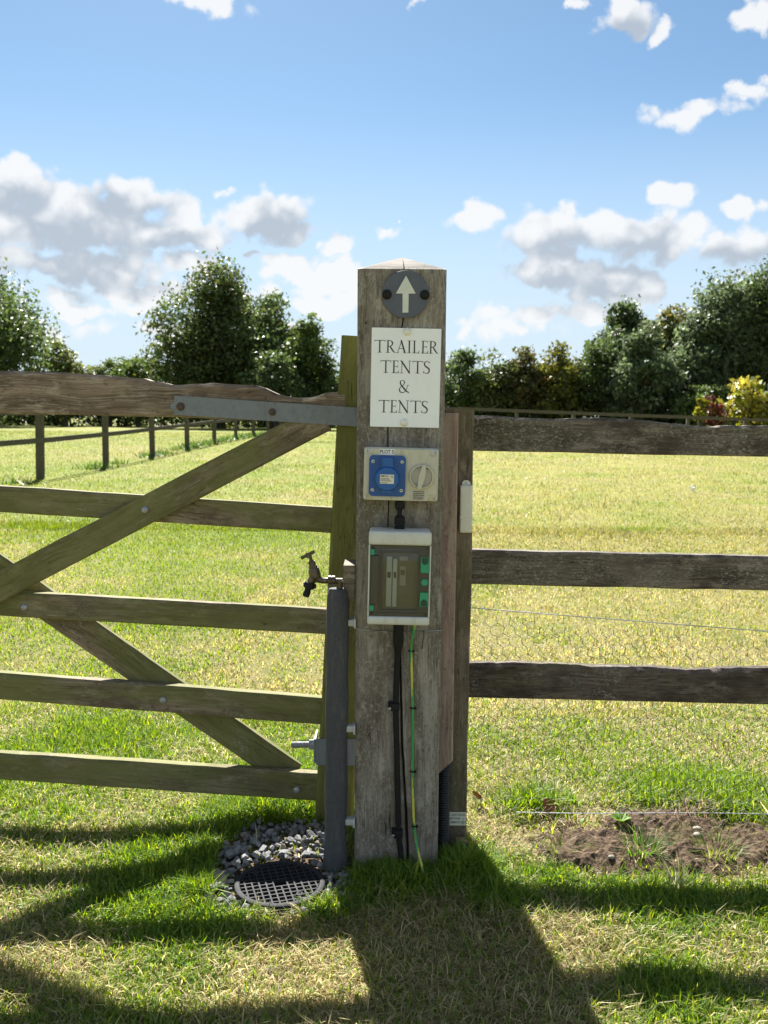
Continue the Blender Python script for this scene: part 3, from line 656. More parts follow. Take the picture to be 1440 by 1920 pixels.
def batten():
    root = thing('timber_batten', (.1565, 2.162, .21), 'pinkish brown timber batten, lower end cut at a slant, covering the conduit', 'batten')
    v = []; f = []; n = 26; zt = 1.0895
    for i in range(n + 1):
        t = i / n; row = []
        for k, (x, y) in enumerate(((-.0175, -.018), (.0135, -.018), (.0175, -.013), (.0175, .019), (-.0175, .019))):
            zb = .210 + (x + .0175) * .95
            j = (float(vnoise(t * 9, k * 4.4)) - .5) * .0014
            row.append((x + j, y + j, zb + (zt - zb) * t - .21))
        v += row
    for i in range(n):
        for k in range(5): f.append((i * 5 + k, i * 5 + (k + 1) % 5, (i + 1) * 5 + (k + 1) % 5, (i + 1) * 5 + k))
    f.append((4, 3, 2, 1, 0)); f.append(tuple(n * 5 + k for k in range(5)))
    o = MB().add(v, f).build('board', W_BATT, root, smooth=30)
batten()
def conduit():
    pts = []; rr = []
    for k, t in enumerate(np.linspace(0, 1, 90)):
        z = .243 - .275 * t; pts.append((.1560 - .003 * math.sin(t * 3), 2.1655 - .012 * t, z)); rr.append(.0168 if k % 2 else .0150)
    o = MB().tube(pts, rr, 16).build('corrugated_conduit', M_COND, None, smooth=20)
    tag(o, 'black corrugated conduit coming out below the slanted batten', 'conduit')
conduit()

# ------------------------------------------------------------------ lettering
def stroke(pts, w):
    pts = [Vector((p[0], p[1])) for p in pts]; n = len(pts); ws = w if isinstance(w, (list, tuple)) else [w] * n
    L = []; Q = []
    for i in range(n):
        t = (pts[min(i + 1, n - 1)] - pts[max(i - 1, 0)]).normalized(); nn = Vector((-t.y, t.x))
        L.append(pts[i] + nn * ws[i] / 2); Q.append(pts[i] - nn * ws[i] / 2)
    return [((L[i].x, L[i].y), (Q[i].x, Q[i].y), (Q[i + 1].x, Q[i + 1].y), (L[i + 1].x, L[i + 1].y)) for i in range(n - 1)]
def bez(p0, p1, p2, p3, n=14):
    return [tuple((1 - t) ** 3 * a + 3 * (1 - t) ** 2 * t * b + 3 * (1 - t) * t * t * c + t ** 3 * d for a, b, c, d in zip(p0, p1, p2, p3)) for t in (i / n for i in range(n + 1))]
def lerpw(ws, n): return [float(np.interp(i / n, np.linspace(0, 1, len(ws)), ws)) for i in range(n + 1)]
TK, TN, SF = .105, .042, .034
def serif(x, y, w): return stroke([(x - w / 2, y), (x + w / 2, y)], SF)
def glyph(c):
    if c == 'T': return .84, [stroke([(.42, .02), (.42, .97)], TK), stroke([(.01, .965), (.83, .965)], .05), stroke([(.03, .985), (.0, .83)], [.07, .015]), stroke([(.81, .985), (.84, .83)], [.07, .015]), serif(.42, .017, .34), stroke([(.36, .02), (.42, .1)], .05), stroke([(.48, .02), (.42, .1)], .05)]
    if c == 'I': return .32, [stroke([(.16, .02), (.16, .98)], TK), serif(.16, .017, .32), serif(.16, .983, .32)]
    if c == 'L': return .58, [stroke([(.17, .02), (.17, .98)], TK), serif(.15, .983, .30), stroke([(.02, .02), (.52, .02)], .045), stroke([(.50, .0), (.58, .20)], [.09, .02])]
    if c == 'E': return .58, [stroke([(.17, .02), (.17, .98)], TK), stroke([(.02, .98), (.50, .98)], .042), stroke([(.49, .995), (.52, .82)], [.07, .015]), stroke([(.17, .52), (.46, .52)], .042), stroke([(.455, .43), (.455, .61)], [.03, .03]), stroke([(.02, .02), (.53, .02)], .045), stroke([(.51, .0), (.58, .20)], [.09, .02])]
    if c == 'N': return .92, [stroke([(.16, .02), (.16, .95)], .045), serif(.15, .017, .28), stroke([(.10, .99), (.80, .0)], .115), stroke([(.0, .983), (.16, .983)], SF), stroke([(.78, -.04), (.78, .98)], .045), serif(.79, .983, .26)]
    if c == 'A': return .82, [stroke([(.12, .02), (.42, .98)], .045), stroke([(.385, 1.02), (.70, .02)], .115), stroke([(.22, .35), (.56, .35)], .042), serif(.10, .017, .25), serif(.70, .017, .28)]
    if c == 'R':
        n = 14
        return .74, [stroke([(.17, .02), (.17, .98)], TK), serif(.15, .983, .28), serif(.17, .017, .32), stroke(bez((.17, .975), (.65, 1.02), (.66, .50), (.17, .485), 18), lerpw([.04, .05, .10, .11, .09, .05, .04], 18)), stroke(bez((.34, .50), (.45, .38), (.58, .06), (.78, .0), n), lerpw([.08, .11, .11, .09, .03], n))]
    if c == 'S':
        n = 14
        return .54, [stroke(bez((.46, .84), (.42, 1.02), (.06, 1.04), (.08, .74), n), lerpw([.03, .04, .05, .08, .10], n)), stroke(bez((.08, .74), (.12, .50), (.50, .50), (.48, .24), n), lerpw([.10, .115, .12, .115, .10], n)), stroke(bez((.48, .24), (.46, -.06), (.06, -.04), (.03, .18), n), lerpw([.10, .08, .05, .04, .03], n)), stroke([(.455, .80), (.475, .97)], [.02, .05]), stroke([(.035, .22), (.015, .03)], [.02, .05])]
    if c == '&':
        n = 16
        return .86, [stroke(bez((.30, .58), (.52, .70), (.50, 1.0), (.30, .99), n), lerpw([.04, .05, .085, .06, .04], n)), stroke(bez((.30, .99), (.10, .99), (.06, .78), (.20, .62), n), lerpw([.04, .06, .085, .09, .10], n)), stroke(bez((.20, .62), (.38, .40), (.60, .06), (.86, .02), n), lerpw([.10, .115, .12, .10, .04], n)), stroke(bez((.30, .58), (.05, .46), (-.08, .05), (.28, .01), n), lerpw([.04, .05, .09, .09, .06], n)), stroke(bez((.28, .01), (.52, .0), (.66, .30), (.70, .60), n), lerpw([.06, .05, .045, .04, .04], n)), serif(.74, .60, .22)]
    return .3, []
def lettering(parent, lines, y):
    """lines: (text, x start of each letter or None, baseline z, cap height)"""
    for text, starts, z0, H in lines:
        mb = MB(); x = 0; k = 0
        for i, ch in enumerate(text):
            w, ss = glyph(ch); gx = starts[i]
            for s in ss:
                k += 1; e = y - .00002 * (k % 9)
                for q in s: mb.add([(gx + p[0] * H, e, z0 + p[1] * H) for p in q], [(0, 1, 2, 3)])
        mb.build('lettering', M_INK, parent)
def text_mesh(body, size, parent, x, z, y, mat, name='lettering', sx=1.0, align='CENTER', bold=0.0):
    cu = bpy.data.curves.new('text', 'FONT'); cu.body = body; cu.size = size; cu.align_x = align; cu.align_y = 'CENTER'; cu.resolution_u = 3; cu.offset = bold
    o = bpy.data.objects.new('text', cu); COL.objects.link(o); bpy.context.view_layer.update()
    me = bpy.data.meshes.new_from_object(o.evaluated_get(bpy.context.evaluated_depsgraph_get())); bpy.data.objects.remove(o)
    for v in me.vertices: v.co = Vector((x + v.co.x * sx, y, z + v.co.y))
    me.materials.clear(); me.materials.append(mat)
    return link(bpy.data.objects.new(name, me), parent)

# ------------------------------------------------------------------ disc and sign
def waymark():
    root = thing('direction_disc', (.0438, 2.0575, 1.3500), 'slate grey round disc with pale upward arrow near the post top', 'sign')
    d = MB().lathe([(0, .0515), (.0008, .0522), (.0042, .0522), (.005, .0515)], (0, 0, 0), (0, -1, 0), 48).build('disc', M_DISC, root, smooth=40)
    MB().prism([(-.0065, -.040), (.0065, -.040), (.0068, .0015), (.0222, .0015), (.0005, .0405), (-.0215, .0015), (-.0067, .0015)], -.0058, -.0049).build('arrow', M_ARROW, root)
    for x in (-.0415, .0425):
        MB().lathe([(0, .0108), (.003, .0108), (.0065, .0085), (.0082, .004)], (x, -.005, -.001), (0, -1, 0), 16).build('screw_cap', M_BLACK, root, smooth=60)
waymark()
def sign():
    root = thing('camping_sign', (.0457, 2.0575, 1.1660), 'white rectangular sign reading TRAILER TENTS & TENTS in black serif capitals', 'sign', roty=R(.7))
    MB().prism(rrect(-.0778, .0778, -.1100, .1100, .0012, 2), -.0035, 0).build('board', M_WHITE, root)
    s = .00121 / 10.29                                  # metres per enlarged pixel
    H = 236 * s; X = lambda zx: (zx - 725) * s; Z = lambda zy: (907 - zy) * s
    t1 = [X(v) for v in (122, 337, 535, 745, 840, 1003, 1152)]
    t2 = [X(v) for v in (245, 458, 612, 852, 1060)]; t3 = [X(v - 21) for v in (245, 458, 612, 852, 1060)]
    lettering(root, [('TRAILER', t1, Z(438), H), ('TENTS', t2, Z(818), H), ('&', [X(600)], Z(1188), H), ('TENTS', t3, Z(1568), H)], -.0037)
    for x, z in ((.0015, .1022), (-.001, -.0995)):
        MB().lathe([(0, .0088), (.0025, .0090), (.0055, .0070), (.0072, .003)], (x, -.0035, z), (0, -1, 0), 20).build('screw_cap', M_CAPW, root, smooth=60)
sign()

# ------------------------------------------------------------------ socket enclosure
def screw(parent, x, z, y, r=.0034):
    o = MB().lathe([(0, r), (.0009, r), (.0018, r * .75)], (x, y, z), (0, -1, 0), 12).build('screw', M_SCREW, parent, smooth=40)
    mb = MB(); mb.box(x - r * .6, x + r * .6, y - .00215, y - .0016, z - r * .13, z + r * .13); mb.box(x - r * .13, x + r * .13, y - .0021, y - .0016, z - r * .6, z + r * .6)
    mb.build('cross_slot', M_BLACK, o); return o
def socket_box():
    root = thing('socket_enclosure', (.0372, 2.0585, .9515), 'cream hook-up box with blue covered socket and rotary switch marked PLOT 5', 'socket box', roty=R(1.0))
    MB().box(-.0835, .0835, -.036, 0, -.0590, .0590, .007, seg=3).build('base_box', M_CREAM, root, smooth=40)
    n = .021; m = .014; x, z = .0815, .0570
    def lid(x, z, n, m): return [(-x + n, z), (x - n, z), (x - n + .003, z - m), (x, z - m), (x, -z + m), (x - n + .003, -z + m), (x - n, -z), (-x + n, -z), (-x + n - .003, -z + m), (-x, -z + m), (-x, z - m), (-x + n - .003, z - m)]
    MB().box(-.0825, .0825, -.051, -.0362, -.0580, .0580, .006, seg=3).build('lid', M_CREAM, root, smooth=40)
    lo = MB().prism(lid(x - .0005, z - .0005, n, m), -.0562, -.0508).build('raised_lid', M_CREAM, root)
    for sx, sz in ((-.0755, .0515), (.0755, .0515), (-.0755, -.0515), (.0755, -.0515)): screw(root, sx, sz, -.0511, .0042)
    yb = -.0563
    # blue socket
    pl = MB().prism(rrect(-.0710, .0095, -.0480, .0425, .009), yb - .006, yb).build('socket_plate', M_BLUE, root)
    c = (-.031, -.0085); fl = MB()
    fl.lathe([(0, .0268), (.012, .0262), (.0145, .0245)], (c[0], yb - .006, c[1]), (0, -1, 0), 36)
    fl.prism(rrect(-.0430, -.0185, .008, .0375, .002), yb - .0135, yb - .0061); fl.prism(rrect(-.0425, -.0205, -.0395, -.030, .004), yb - .0150, yb - .0061)
    f = fl.build('socket_flap', M_BLUE2, pl, smooth=40)
    for hx in (-.0458, -.0178): MB().box(hx, hx + .0022, yb - .015, yb - .0061, .010, .038, .0006).build('hinge_lug', M_BLUE, pl)
    MB().prism(rrect(-.0465, -.0158, -.0190, .0012, .001), yb - .0212, yb - .0203).build('rating_label', M_LABEL, pl)
    text_mesh('AMCO', .0058, pl, -.0455, -.0026, yb - .0214, M_INK, align='LEFT', bold=.00012)
    lines = MB()
    for k, (a, b, zz) in enumerate(((-.0245, -.0175, -.0022), (-.0215, -.0175, -.0052), (-.0450, -.0255, -.0078), (-.0450, -.0330, -.0105), (-.0310, -.0255, -.0105), (-.0450, -.0215, -.0128), (-.0450, -.0300, -.0170))): lines.box(a, b, yb - .0214, yb - .0211, zz - .0005, zz + .0005)
    lines.build('small_print', M_INK, pl)
    for sx, sz in ((-.0625, .0285), (.0010, .0285), (-.0628, -.0345), (.0008, -.0345)): screw(pl, sx, sz, yb - .006, .0040)
    # rotary isolator
    cx, cz = .0452, -.0028
    MB().lathe([(0, .0285), (.006, .0278), (.0085, .0262), (.0085, .0235), (.0025, .0228), (.0025, .0005)], (cx, yb, cz), (0, -1, 0), 40).build('switch_ring', M_CREAM, root, smooth=40)
    dl = MB().lathe([(0, .0226), (.0034, .0226), (.0034, .0160), (.0052, .0155), (.0052, .001)], (cx, yb, cz), (0, -1, 0), 36).build('switch_dial', M_GREYC, root, smooth=30)
    a = R(-11); rot = lambda p: (cx + p[0] * math.cos(a) + -p[1] * math.sin(a), cz + p[0] * math.sin(a) + p[1] * math.cos(a))
    MB().prism([rot(p) for p in ((-.0035, -.0265), (.0035, -.0265), (.0068, -.004), (.0066, .006), (.0042, .0245), (.0020, .0268), (-.0020, .0268), (-.0042, .0245), (-.0066, .006), (-.0068, -.004))], yb - .0175, yb - .0050).build('switch_handle', M_CREAM, root)
    MB().box(cx - .0098, cx - .0088, yb - .0040, yb - .0034, cz + .0165, cz + .0205).build('switch_mark', M_INK, dl)
    MB().box(cx + .0105, cx + .0135, yb - .0040, yb - .0034, cz + .0165, cz + .0195).build('switch_mark', M_INK, dl)
    il = MB().prism(rrect(.0205, .0537, -.0548, -.0335, .001), yb - .0006, yb).build('instruction_label', M_FOIL, root)
    pr = MB(); rq = random.Random(3)
    for k in range(5):
        zz = -.0362 - k * .0040; xx = .0275
        while xx < .050:
            w = rq.uniform(.0012, .0032); pr.box(xx, min(xx + w, .0515), yb - .0009, yb - .0006, zz - .0011, zz + .0011); xx += w + .0007
    pr.build('small_print', M_INK, il)
    lb = MB().prism(rrect(-.0490, -.0165, .0435, .0565, .0005), yb - .0007, yb - .0001).build('plot_label', M_LABELW, root)
    text_mesh('PLOT 5', .0112, lb, -.0327, .0500, yb - .0009, M_INK, sx=.86, bold=.0002)
socket_box()
def gland():
    root = thing('cable_gland', (.0355, 2.030, .860), 'short black threaded cable gland between the cream box and grey unit', 'cable gland')
    MB().lathe([(.0315, .0100), (.022, .0112), (.0155, .0112), (.0120, .0085)], (0, 0, 0), (0, 0, 1), 8).build('upper_nut', M_BLACK, root, smooth=30)
    MB().lathe([(-.003, .0055), (.013, .0055)], (0, 0, 0), (0, 0, 1), 14).build('neck', M_BLACK, root, smooth=30)
    MB().lathe([(-.0330, .0118), (-.026, .0118), (-.0255, .0105), (-.022, .0105), (-.0215, .0125), (-.006, .0120), (-.002, .0085)], (0, 0, 0), (0, 0, 1), 10).build('lower_nut', M_BLACK, root, smooth=30)
gland()

# ------------------------------------------------------------------ consumer unit with smoked door
def consumer_unit():
    root = thing('consumer_unit', (.0350, 2.0585, .7260), 'pale grey breaker box with smoked clear door and green latches', 'breaker box', roty=R(.8))
    P = lambda px, py: ((px - 748) * .00118, (1083 - py) * .00118)
    MB().box(-.0685, .0685, -.060, 0, -.1040, .1020, .008, seg=3).build('back_box', M_CU, root, smooth=40)
    MB().box(-.0690, .0690, -.0905, -.0595, .0725, .1030, .007, seg=3).build('top_cover', M_CU, root, smooth=40)
    MB().box(-.0690, .0690, -.0905, -.0595, -.1055, -.0865, .006, seg=3).build('bottom_cover', M_CU, root, smooth=40)
    for hx in (-.0688, .0655): MB().box(hx, hx + .0033, -.088, -.0595, -.0866, .0726, .001).build('side_cover', M_CU, root)
    ip = MB().box(-.0652, .0652, -.0640, -.0601, -.0864, .0724, .0).build('inner_panel', M_OLIVE, root)
    # breakers behind the door; the pale pair's colour carries bright reflections
    for x0, x1, z1 in ((-.0290, -.0165, .0455), (-.0145, -.0045, .040)):
        b = MB().box(x0, x1, -.0730, -.0641, -.0680, z1, .0025, seg=2).build('breaker', M_MCB, root, smooth=40)
        MB().box(x0 + .0025, x1 - .0025, -.0765, -.0731, -.002, .011, .001).build('toggle', M_BLACK, b)
    b = MB().box(.0005, .0150, -.0720, -.0641, -.020, .024, .0015).build('breaker', M_GREYC, root)
    MB().box(.0025, .0125, -.0745, -.0721, .004, .015, .0008).build('toggle', M_RUST, b)
    MB().box(.0005, .0190, -.0655, -.0641, .0355, .0445, .0003).build('circuit_label', M_GREYC, root)
    # door
    dr = MB().box(-.0650, .0650, -.0850, -.0822, -.0860, .0720, .0012).build('door', M_SMOKE, root, smooth=30)
    fr = MB()
    def ring(x0, x1, z0, z1, t, r, ya, yb):
        o = rrect(x0, x1, z0, z1, r, 5); i = rrect(x0 + t, x1 - t, z0 + t, z1 - t, r - t * .6, 5); n = len(o)
        v = [(x, ya, z) for x, z in o] + [(x, ya, z) for x, z in i] + [(x, yb, z) for x, z in o] + [(x, yb, z) for x, z in i]
        f = []
        for k in range(n):
            j = (k + 1) % n; f += [(k, j, n + j, n + k), (2 * n + k, k, j, 2 * n + j)[::-1], (n + k, n + j, 3 * n + j, 3 * n + k)[::-1]]
        fr.add(v, f)
    ring(-.0400, .0430, -.0745, .0590, .0030, .007, -.0872, -.0851)
    ring(-.0649, .0649, -.0858, .0718, .0075, .002, -.0862, -.0851)
    fr.box(.0432, .0580, -.0858, -.0851, -.0780, .0640); fr.box(-.0460, -.0402, -.0858, -.0851, -.0780, .0640)
    fr.build('door_frame', M_SMOKEF, dr)
    MB().box(-.0622, -.0455, -.0892, -.0864, -.0600, .0490, .001).build('hinge_cover', M_SMOKEF, dr)
    for z in (.0570, -.0680): MB().box(-.0650, -.0555, -.0915, -.0864, z - .0062, z + .0062, .0008).build('hinge_pin', M_GREEN, dr)
    for za, zb, up in ((.013, .0475, 1), (-.0625, -.0310, 0)):
        l = MB().prism(rrect(.0462, .0650, za, zb, .0015, 2), -.0905, -.0864).build('latch', M_GREEN, dr)
        zc = zb - .0010 if up else za + .0010
        half = [(.0556 + .0076 * math.cos(a), zc + (-1 if up else 1) * (.006 + .0095 * math.sin(a))) for a in np.linspace(0, math.pi, 14)]
        MB().prism(half + [(.0480, zc), (.0632, zc)], -.0911, -.0904).build('recess_shade', M_DKGREEN, l)  # shade of the finger recess painted as a flat dark patch
    MB().lathe([(0, .0078), (.0035, .0078), (.0045, .0068)], (.0556, -.0864, -.0085), (0, -1, 0), 24).build('latch_button', M_GREEN, dr, smooth=40)
consumer_unit()

# ------------------------------------------------------------------ cables, clips and wire
def smooth_path(pts, n=8):
    pts = [Vector(p) for p in pts]; out = []
    for i in range(len(pts) - 1):
        p0, p1, p2, p3 = pts[max(i - 1, 0)], pts[i], pts[i + 1], pts[min(i + 2, len(pts) - 1)]
        for k in range(n):
            t = k / n; out.append(.5 * ((2 * p1) + (p2 - p0) * t + (2 * p0 - 5 * p1 + 4 * p2 - p3) * t * t + (3 * p1 - p0 - 3 * p2 + p3) * t ** 3))
    out.append(pts[-1]); return out
def cables():
    root = thing('supply_cable', (.034, 2.048, 0), 'thick black supply cable clipped down the front of the main post', 'cable')
    pp = smooth_path([(.0362, 2.030, .630), (.0350, 2.040, .560), (.0330, 2.047, .50), (.0315, 2.051, .40), (.0345, 2.0515, .31), (.0385, 2.0515, .19), (.0405, 2.0515, .11), (.047, 2.050, .05), (.055, 2.045, -.02)], 8)
    rr = [float(np.interp(p.z, [-.02, .535, .565, .64], [.0068, .0070, .0122, .0122])) for p in pp]
    MB().tube([(p.x - .034, p.y - 2.048, p.z) for p in pp], rr, 14).build('sheath', M_BLACK, root, smooth=50)
    for x, z in ((.0305, .4105), (.0412, .1035)):
        c = MB(); c.box(x - .0125 - .034, x + .0095 - .034, -.0115, .0115, z - .009, z + .009, .003, seg=2); c.box(x - .0175 - .034, x - .010 - .034, .0035, .0118, z - .009, z + .009, .002)
        cl = c.build('cable_clip', M_BLACK, root, smooth=40); screw(cl, x - .0135 - .034, z - .002, .003 - .0145, .0032)
    root = thing('earth_wire', (.07, 2.054, 0), 'thin yellow and green earth wire running down the main post', 'wire')
    pp = smooth_path([(.0735, 2.035, .625), (.070, 2.046, .585), (.0655, 2.053, .545), (.0675, 2.0555, .49), (.0712, 2.0555, .40), (.0728, 2.0555, .25), (.0762, 2.0555, .14), (.0795, 2.0555, .105), (.0850, 2.045, .068), (.096, 2.016, .036), (.106, 1.985, .002)], 10)
    n = len(pp)
    MB().tube([(p.x - .07, p.y - 2.054, p.z) for p in pp], .0032, 10, mi=lambda i, k: 1 if ((k + int(10 * (.9 + .55 * math.sin(i / n * 11)))) % 10) < 4 else 0).build('insulation', [M_YEL, M_GRN], root, smooth=60)
    for x, z in ((.0653, .5405), (.0712, .4045), (.0728, .2515), (.0785, .1175)):
        c = MB(); c.tube([(x - .07 + .0048 * math.cos(a), .002 - .0042 * math.sin(a), z) for a in np.linspace(-.3, 3.5, 12)], .0019, 6); c.lathe([(0, .0026), (.006, .0022)], (x - .07 + .0062, .0035, z - .001), (0, -1, 0), 8)
        c.build('wire_clip', M_BLACK, root, smooth=60)
    # tie wire round the post
    a, b, y0, y1 = PX0 - .0015, PX1 + .0012, 2.0572, 2.262
    pts = smooth_path([(a, 2.16, .592), (a, y0 + .006, .5945), (a + .006, y0, .5905), (-.02, y0, .5865), (.02, y0 - .0005, .5845), (.055, y0 - .0005, .5855), (.10, y0, .5875), (b - .006, y0, .5885), (b, y0 + .006, .589), (b, 2.16, .590), (b - .002, y1, .592), (.03, y1, .592), (a + .002, y1, .592), (a, 2.17, .592)], 6)
    o = MB().tube(pts, .0011, 6).build('tie_wire', M_WIRE, None, smooth=60); tag(o, 'galvanised wire tied around the main post below the breaker box', 'wire')
    r = thing('bent_nail', (.092, 2.058, .575), 'rusty bent nail in the post beside the earth wire', 'nail')
    MB().tube(smooth_path([(.002, .006, .012), (.002, -.006, .011), (.001, -.008, .000), (-.001, -.004, -.030)], 5), .0014, 6).build('shank', M_RUST, r, smooth=60)
    # earth clamp at the foot of the fence post
    r = thing('earth_clamp', (.196, 2.150, .02), 'tarnished brass earth clamp at the foot of the fence post', 'clamp')
    MB().lathe([(0, .006), (.05, .006), (.0505, .003)], (0, .0, -.03), (0, .05, 1), 12).build('earth_rod', M_CLAMP, r, smooth=40)
    c = MB(); c.box(-.013, .011, -.012, .012, -.002, .022, .004); c.lathe([(0, .0065), (.010, .0065)], (.010, 0, .010), (1, 0, .1), 6); c.build('clamp_body', M_CLAMP, r, smooth=30)
    pp = smooth_path([(.003, -.012, .016), (.012, -.020, .006), (.013, -.026, -.012), (.004, -.036, -.030), (-.010, -.048, -.050)], 8)
    MB().tube(pp, .0034, 10, mi=lambda i, k: 1 if (k + i // 9) % 10 < 5 else 0).build('wire_tail', [M_YEL, M_GRN], r, smooth=60)
    r = thing('warning_tag', (.189, 2.1805, .0795), 'small cream earth tag with ELECTRICAL and earth symbol at the fence post foot', 'tag')
    MB().prism(rrect(-.026, .0225, -.0172, .0172, .0008, 2), -.002, 0).build('plate', M_LABEL, r)
    for t, z, x in (('ELECTRICAL', .0105, .0212), ('CONNECTION', .0010, .0085), ('REMOVE', -.0090, .0075)): text_mesh(t, .0078, r, x, z, -.0023, M_INK, align='RIGHT', bold=.0001, sx=.80)
    es = MB()
    for w, z in ((.0066, -.0075), (.0046, -.0105), (.0022, -.0132)): es.box(.0150 - w, .0150 + w, -.0026, -.0021, z - .0006, z + .0006)
    es.box(.0144, .0156, -.0026, -.0021, -.0068, -.0022); es.build('earth_symbol', M_TEAL, r)
    MB().lathe([(0, .0014), (.0006, .0012)], (.0172, -.0021, .0012), (0, -1, 0), 8).build('rivet', M_INK, r)
cables()
def ivory_box():
    root = thing('junction_cover', (.1962, 2.185, .862), 'tall narrow ivory plastic cover on the right fence post', 'cover')
    MB().box(-.0140, .0160, -.0240, 0, -.0590, .0560, .005, seg=3).build('cover', M_HIDE, root, smooth=40)
    MB().box(-.0143, .0163, -.0246, -.001, -.0215, -.0190, .0006).build('seam_rib', M_HIDE, root)
    MB().box(-.0143, .0163, -.0246, -.001, .0080, .0095, .0004).build('seam_rib', M_HIDE, root)
    MB().prism(rrect(-.009, .011, .050, .067, .008, 5), -.010, -.001).build('fixing_lug', M_HIDE, root)
    MB().box(-.0125, .0060, -.0249, -.0240, .0400, .0490, .0004).build('clip', M_HIDE, root)
    screw(root, .001, .0610, -.0100, .0026)
ivory_box()

# ------------------------------------------------------------------ standpipe and tap
def standpipe():
    root = thing('lagged_standpipe', (-.106, 2.070, 0), 'grey foam lagged water pipe standing beside the main post', 'pipe')
    pts = []; rr = []
    for t in np.linspace(0, 1, 40):
        z = -.04 + .722 * t; x = -.0035 + .0050 * t; bul = .0008 * math.sin(t * 23) + (.003 * max(0, .18 - t) / .18)
        pts.append((x, 0, z)); rr.append(.0262 + bul - (.004 if t > .985 else 0))
    f = MB().tube(pts, rr, 24).build('foam_sleeve', M_FOAM, root, smooth=60)
    MB().tube([(.004, .0, .63), (.005, .0, .700)], .0080, 12).build('riser', M_BRASS, root, smooth=60)
    for z in (.603, .350, .122):
        c = MB(); c.box(.020, .0430, -.010, .012, z - .0075, z + .0075, .003); c.box(.0385, .0432, -.016, .018, z - .011, z + .011, .002)
        c.build('pipe_clip', M_PCLIP, root, smooth=40)
    r = thing('timber_block', (-.0785, 2.075, .700), 'small weathered wood block behind the tap on the post side', 'block')
    timber('block', .080, .028, .09, W_FPOST, r, (0.0008, -.012, -.042), R(-90), 6, bev=.004, seed=31, jit=.0008)
standpipe()
def tap():
    S = .001235; O = Vector((-.0965, 2.068, .7010))
    root = thing('garden_tap', O, 'weathered brass bib tap with T handle and black hose connector', 'tap')
    q = lambda zx, zy: Vector(((zx - 1060) / 12 * S, 0, (812 - zy) / 12 * S))        # enlarged-pixel drawing units to metres
    b = MB()
    b.lathe([(0, .0062), (.018, .0062)], q(1075, 812), (-1, 0, 0), 14)
    b.lathe([(0, .0085), (.0015, .0108), (.008, .0112), (.0085, .0098), (.0105, .0098), (.011, .0118), (.0165, .0114), (.018, .0085)], q(925, 800), (-1, 0, 0), 12)
    b.tube([q(745, 810), q(640, 812), q(560, 790), q(480, 735)], [.0072, .0070, .0082, .0112], 14)
    ax = (q(330, 200) - q(475, 730)).normalized()
    b.lathe([(-.004, .0105), (0, .0128), (.004, .0136), (.0195, .0130), (.0215, .0122)], q(478, 735), ax, 14)
    b.lathe([(.0215, .0105), (.0275, .0102), (.0278, .0086), (.0345, .0082), (.0350, .0092), (.0375, .0090), (.0380, .0062), (.0410, .0058)], q(478, 735), ax, 8)
    b.tube([q(430, 760), q(385, 815), q(352, 862)], [.0118, .0098, .0088], 14)
    b.build('tap_body', M_BRASS, root, smooth=35)
    b = MB(); b.lathe([(.0400, .0040), (.0560, .0036)], q(478, 735), ax, 10)
    hc = q(305, 232); b.lathe([(-.006, .0056), (.005, .0056)], hc, ax, 10)
    e0, e1 = q(150, 306), q(445, 152); b.tube([e0, e0.lerp(e1, .06), e0.lerp(e1, .3), e0.lerp(e1, .5), e0.lerp(e1, .7), e0.lerp(e1, .94), e1], [.0034, .0042, .0036, .0046, .0036, .0042, .0034], 12)
    b.build('tap_handle', M_BRASS, root, smooth=40)
    b = MB(); dn = (q(250, 1180) - q(352, 855)).normalized()
    b.lathe([(0, .0120), (.003, .0128), (.013, .0128), (.0145, .0100), (.0150, .0075), (.0210, .0075), (.0215, .0086), (.0330, .0082), (.0345, .0066)], q(352, 855), dn, 14)
    b.box(q(205, 0).x, q(240, 0).x, -.005, .005, q(0, 930).z, q(0, 850).z, .001); b.box(q(440, 0).x, q(485, 0).x, -.005, .005, q(0, 990).z, q(0, 890).z, .001)
    b.build('hose_connector', M_BLACK, root, smooth=35)
tap()

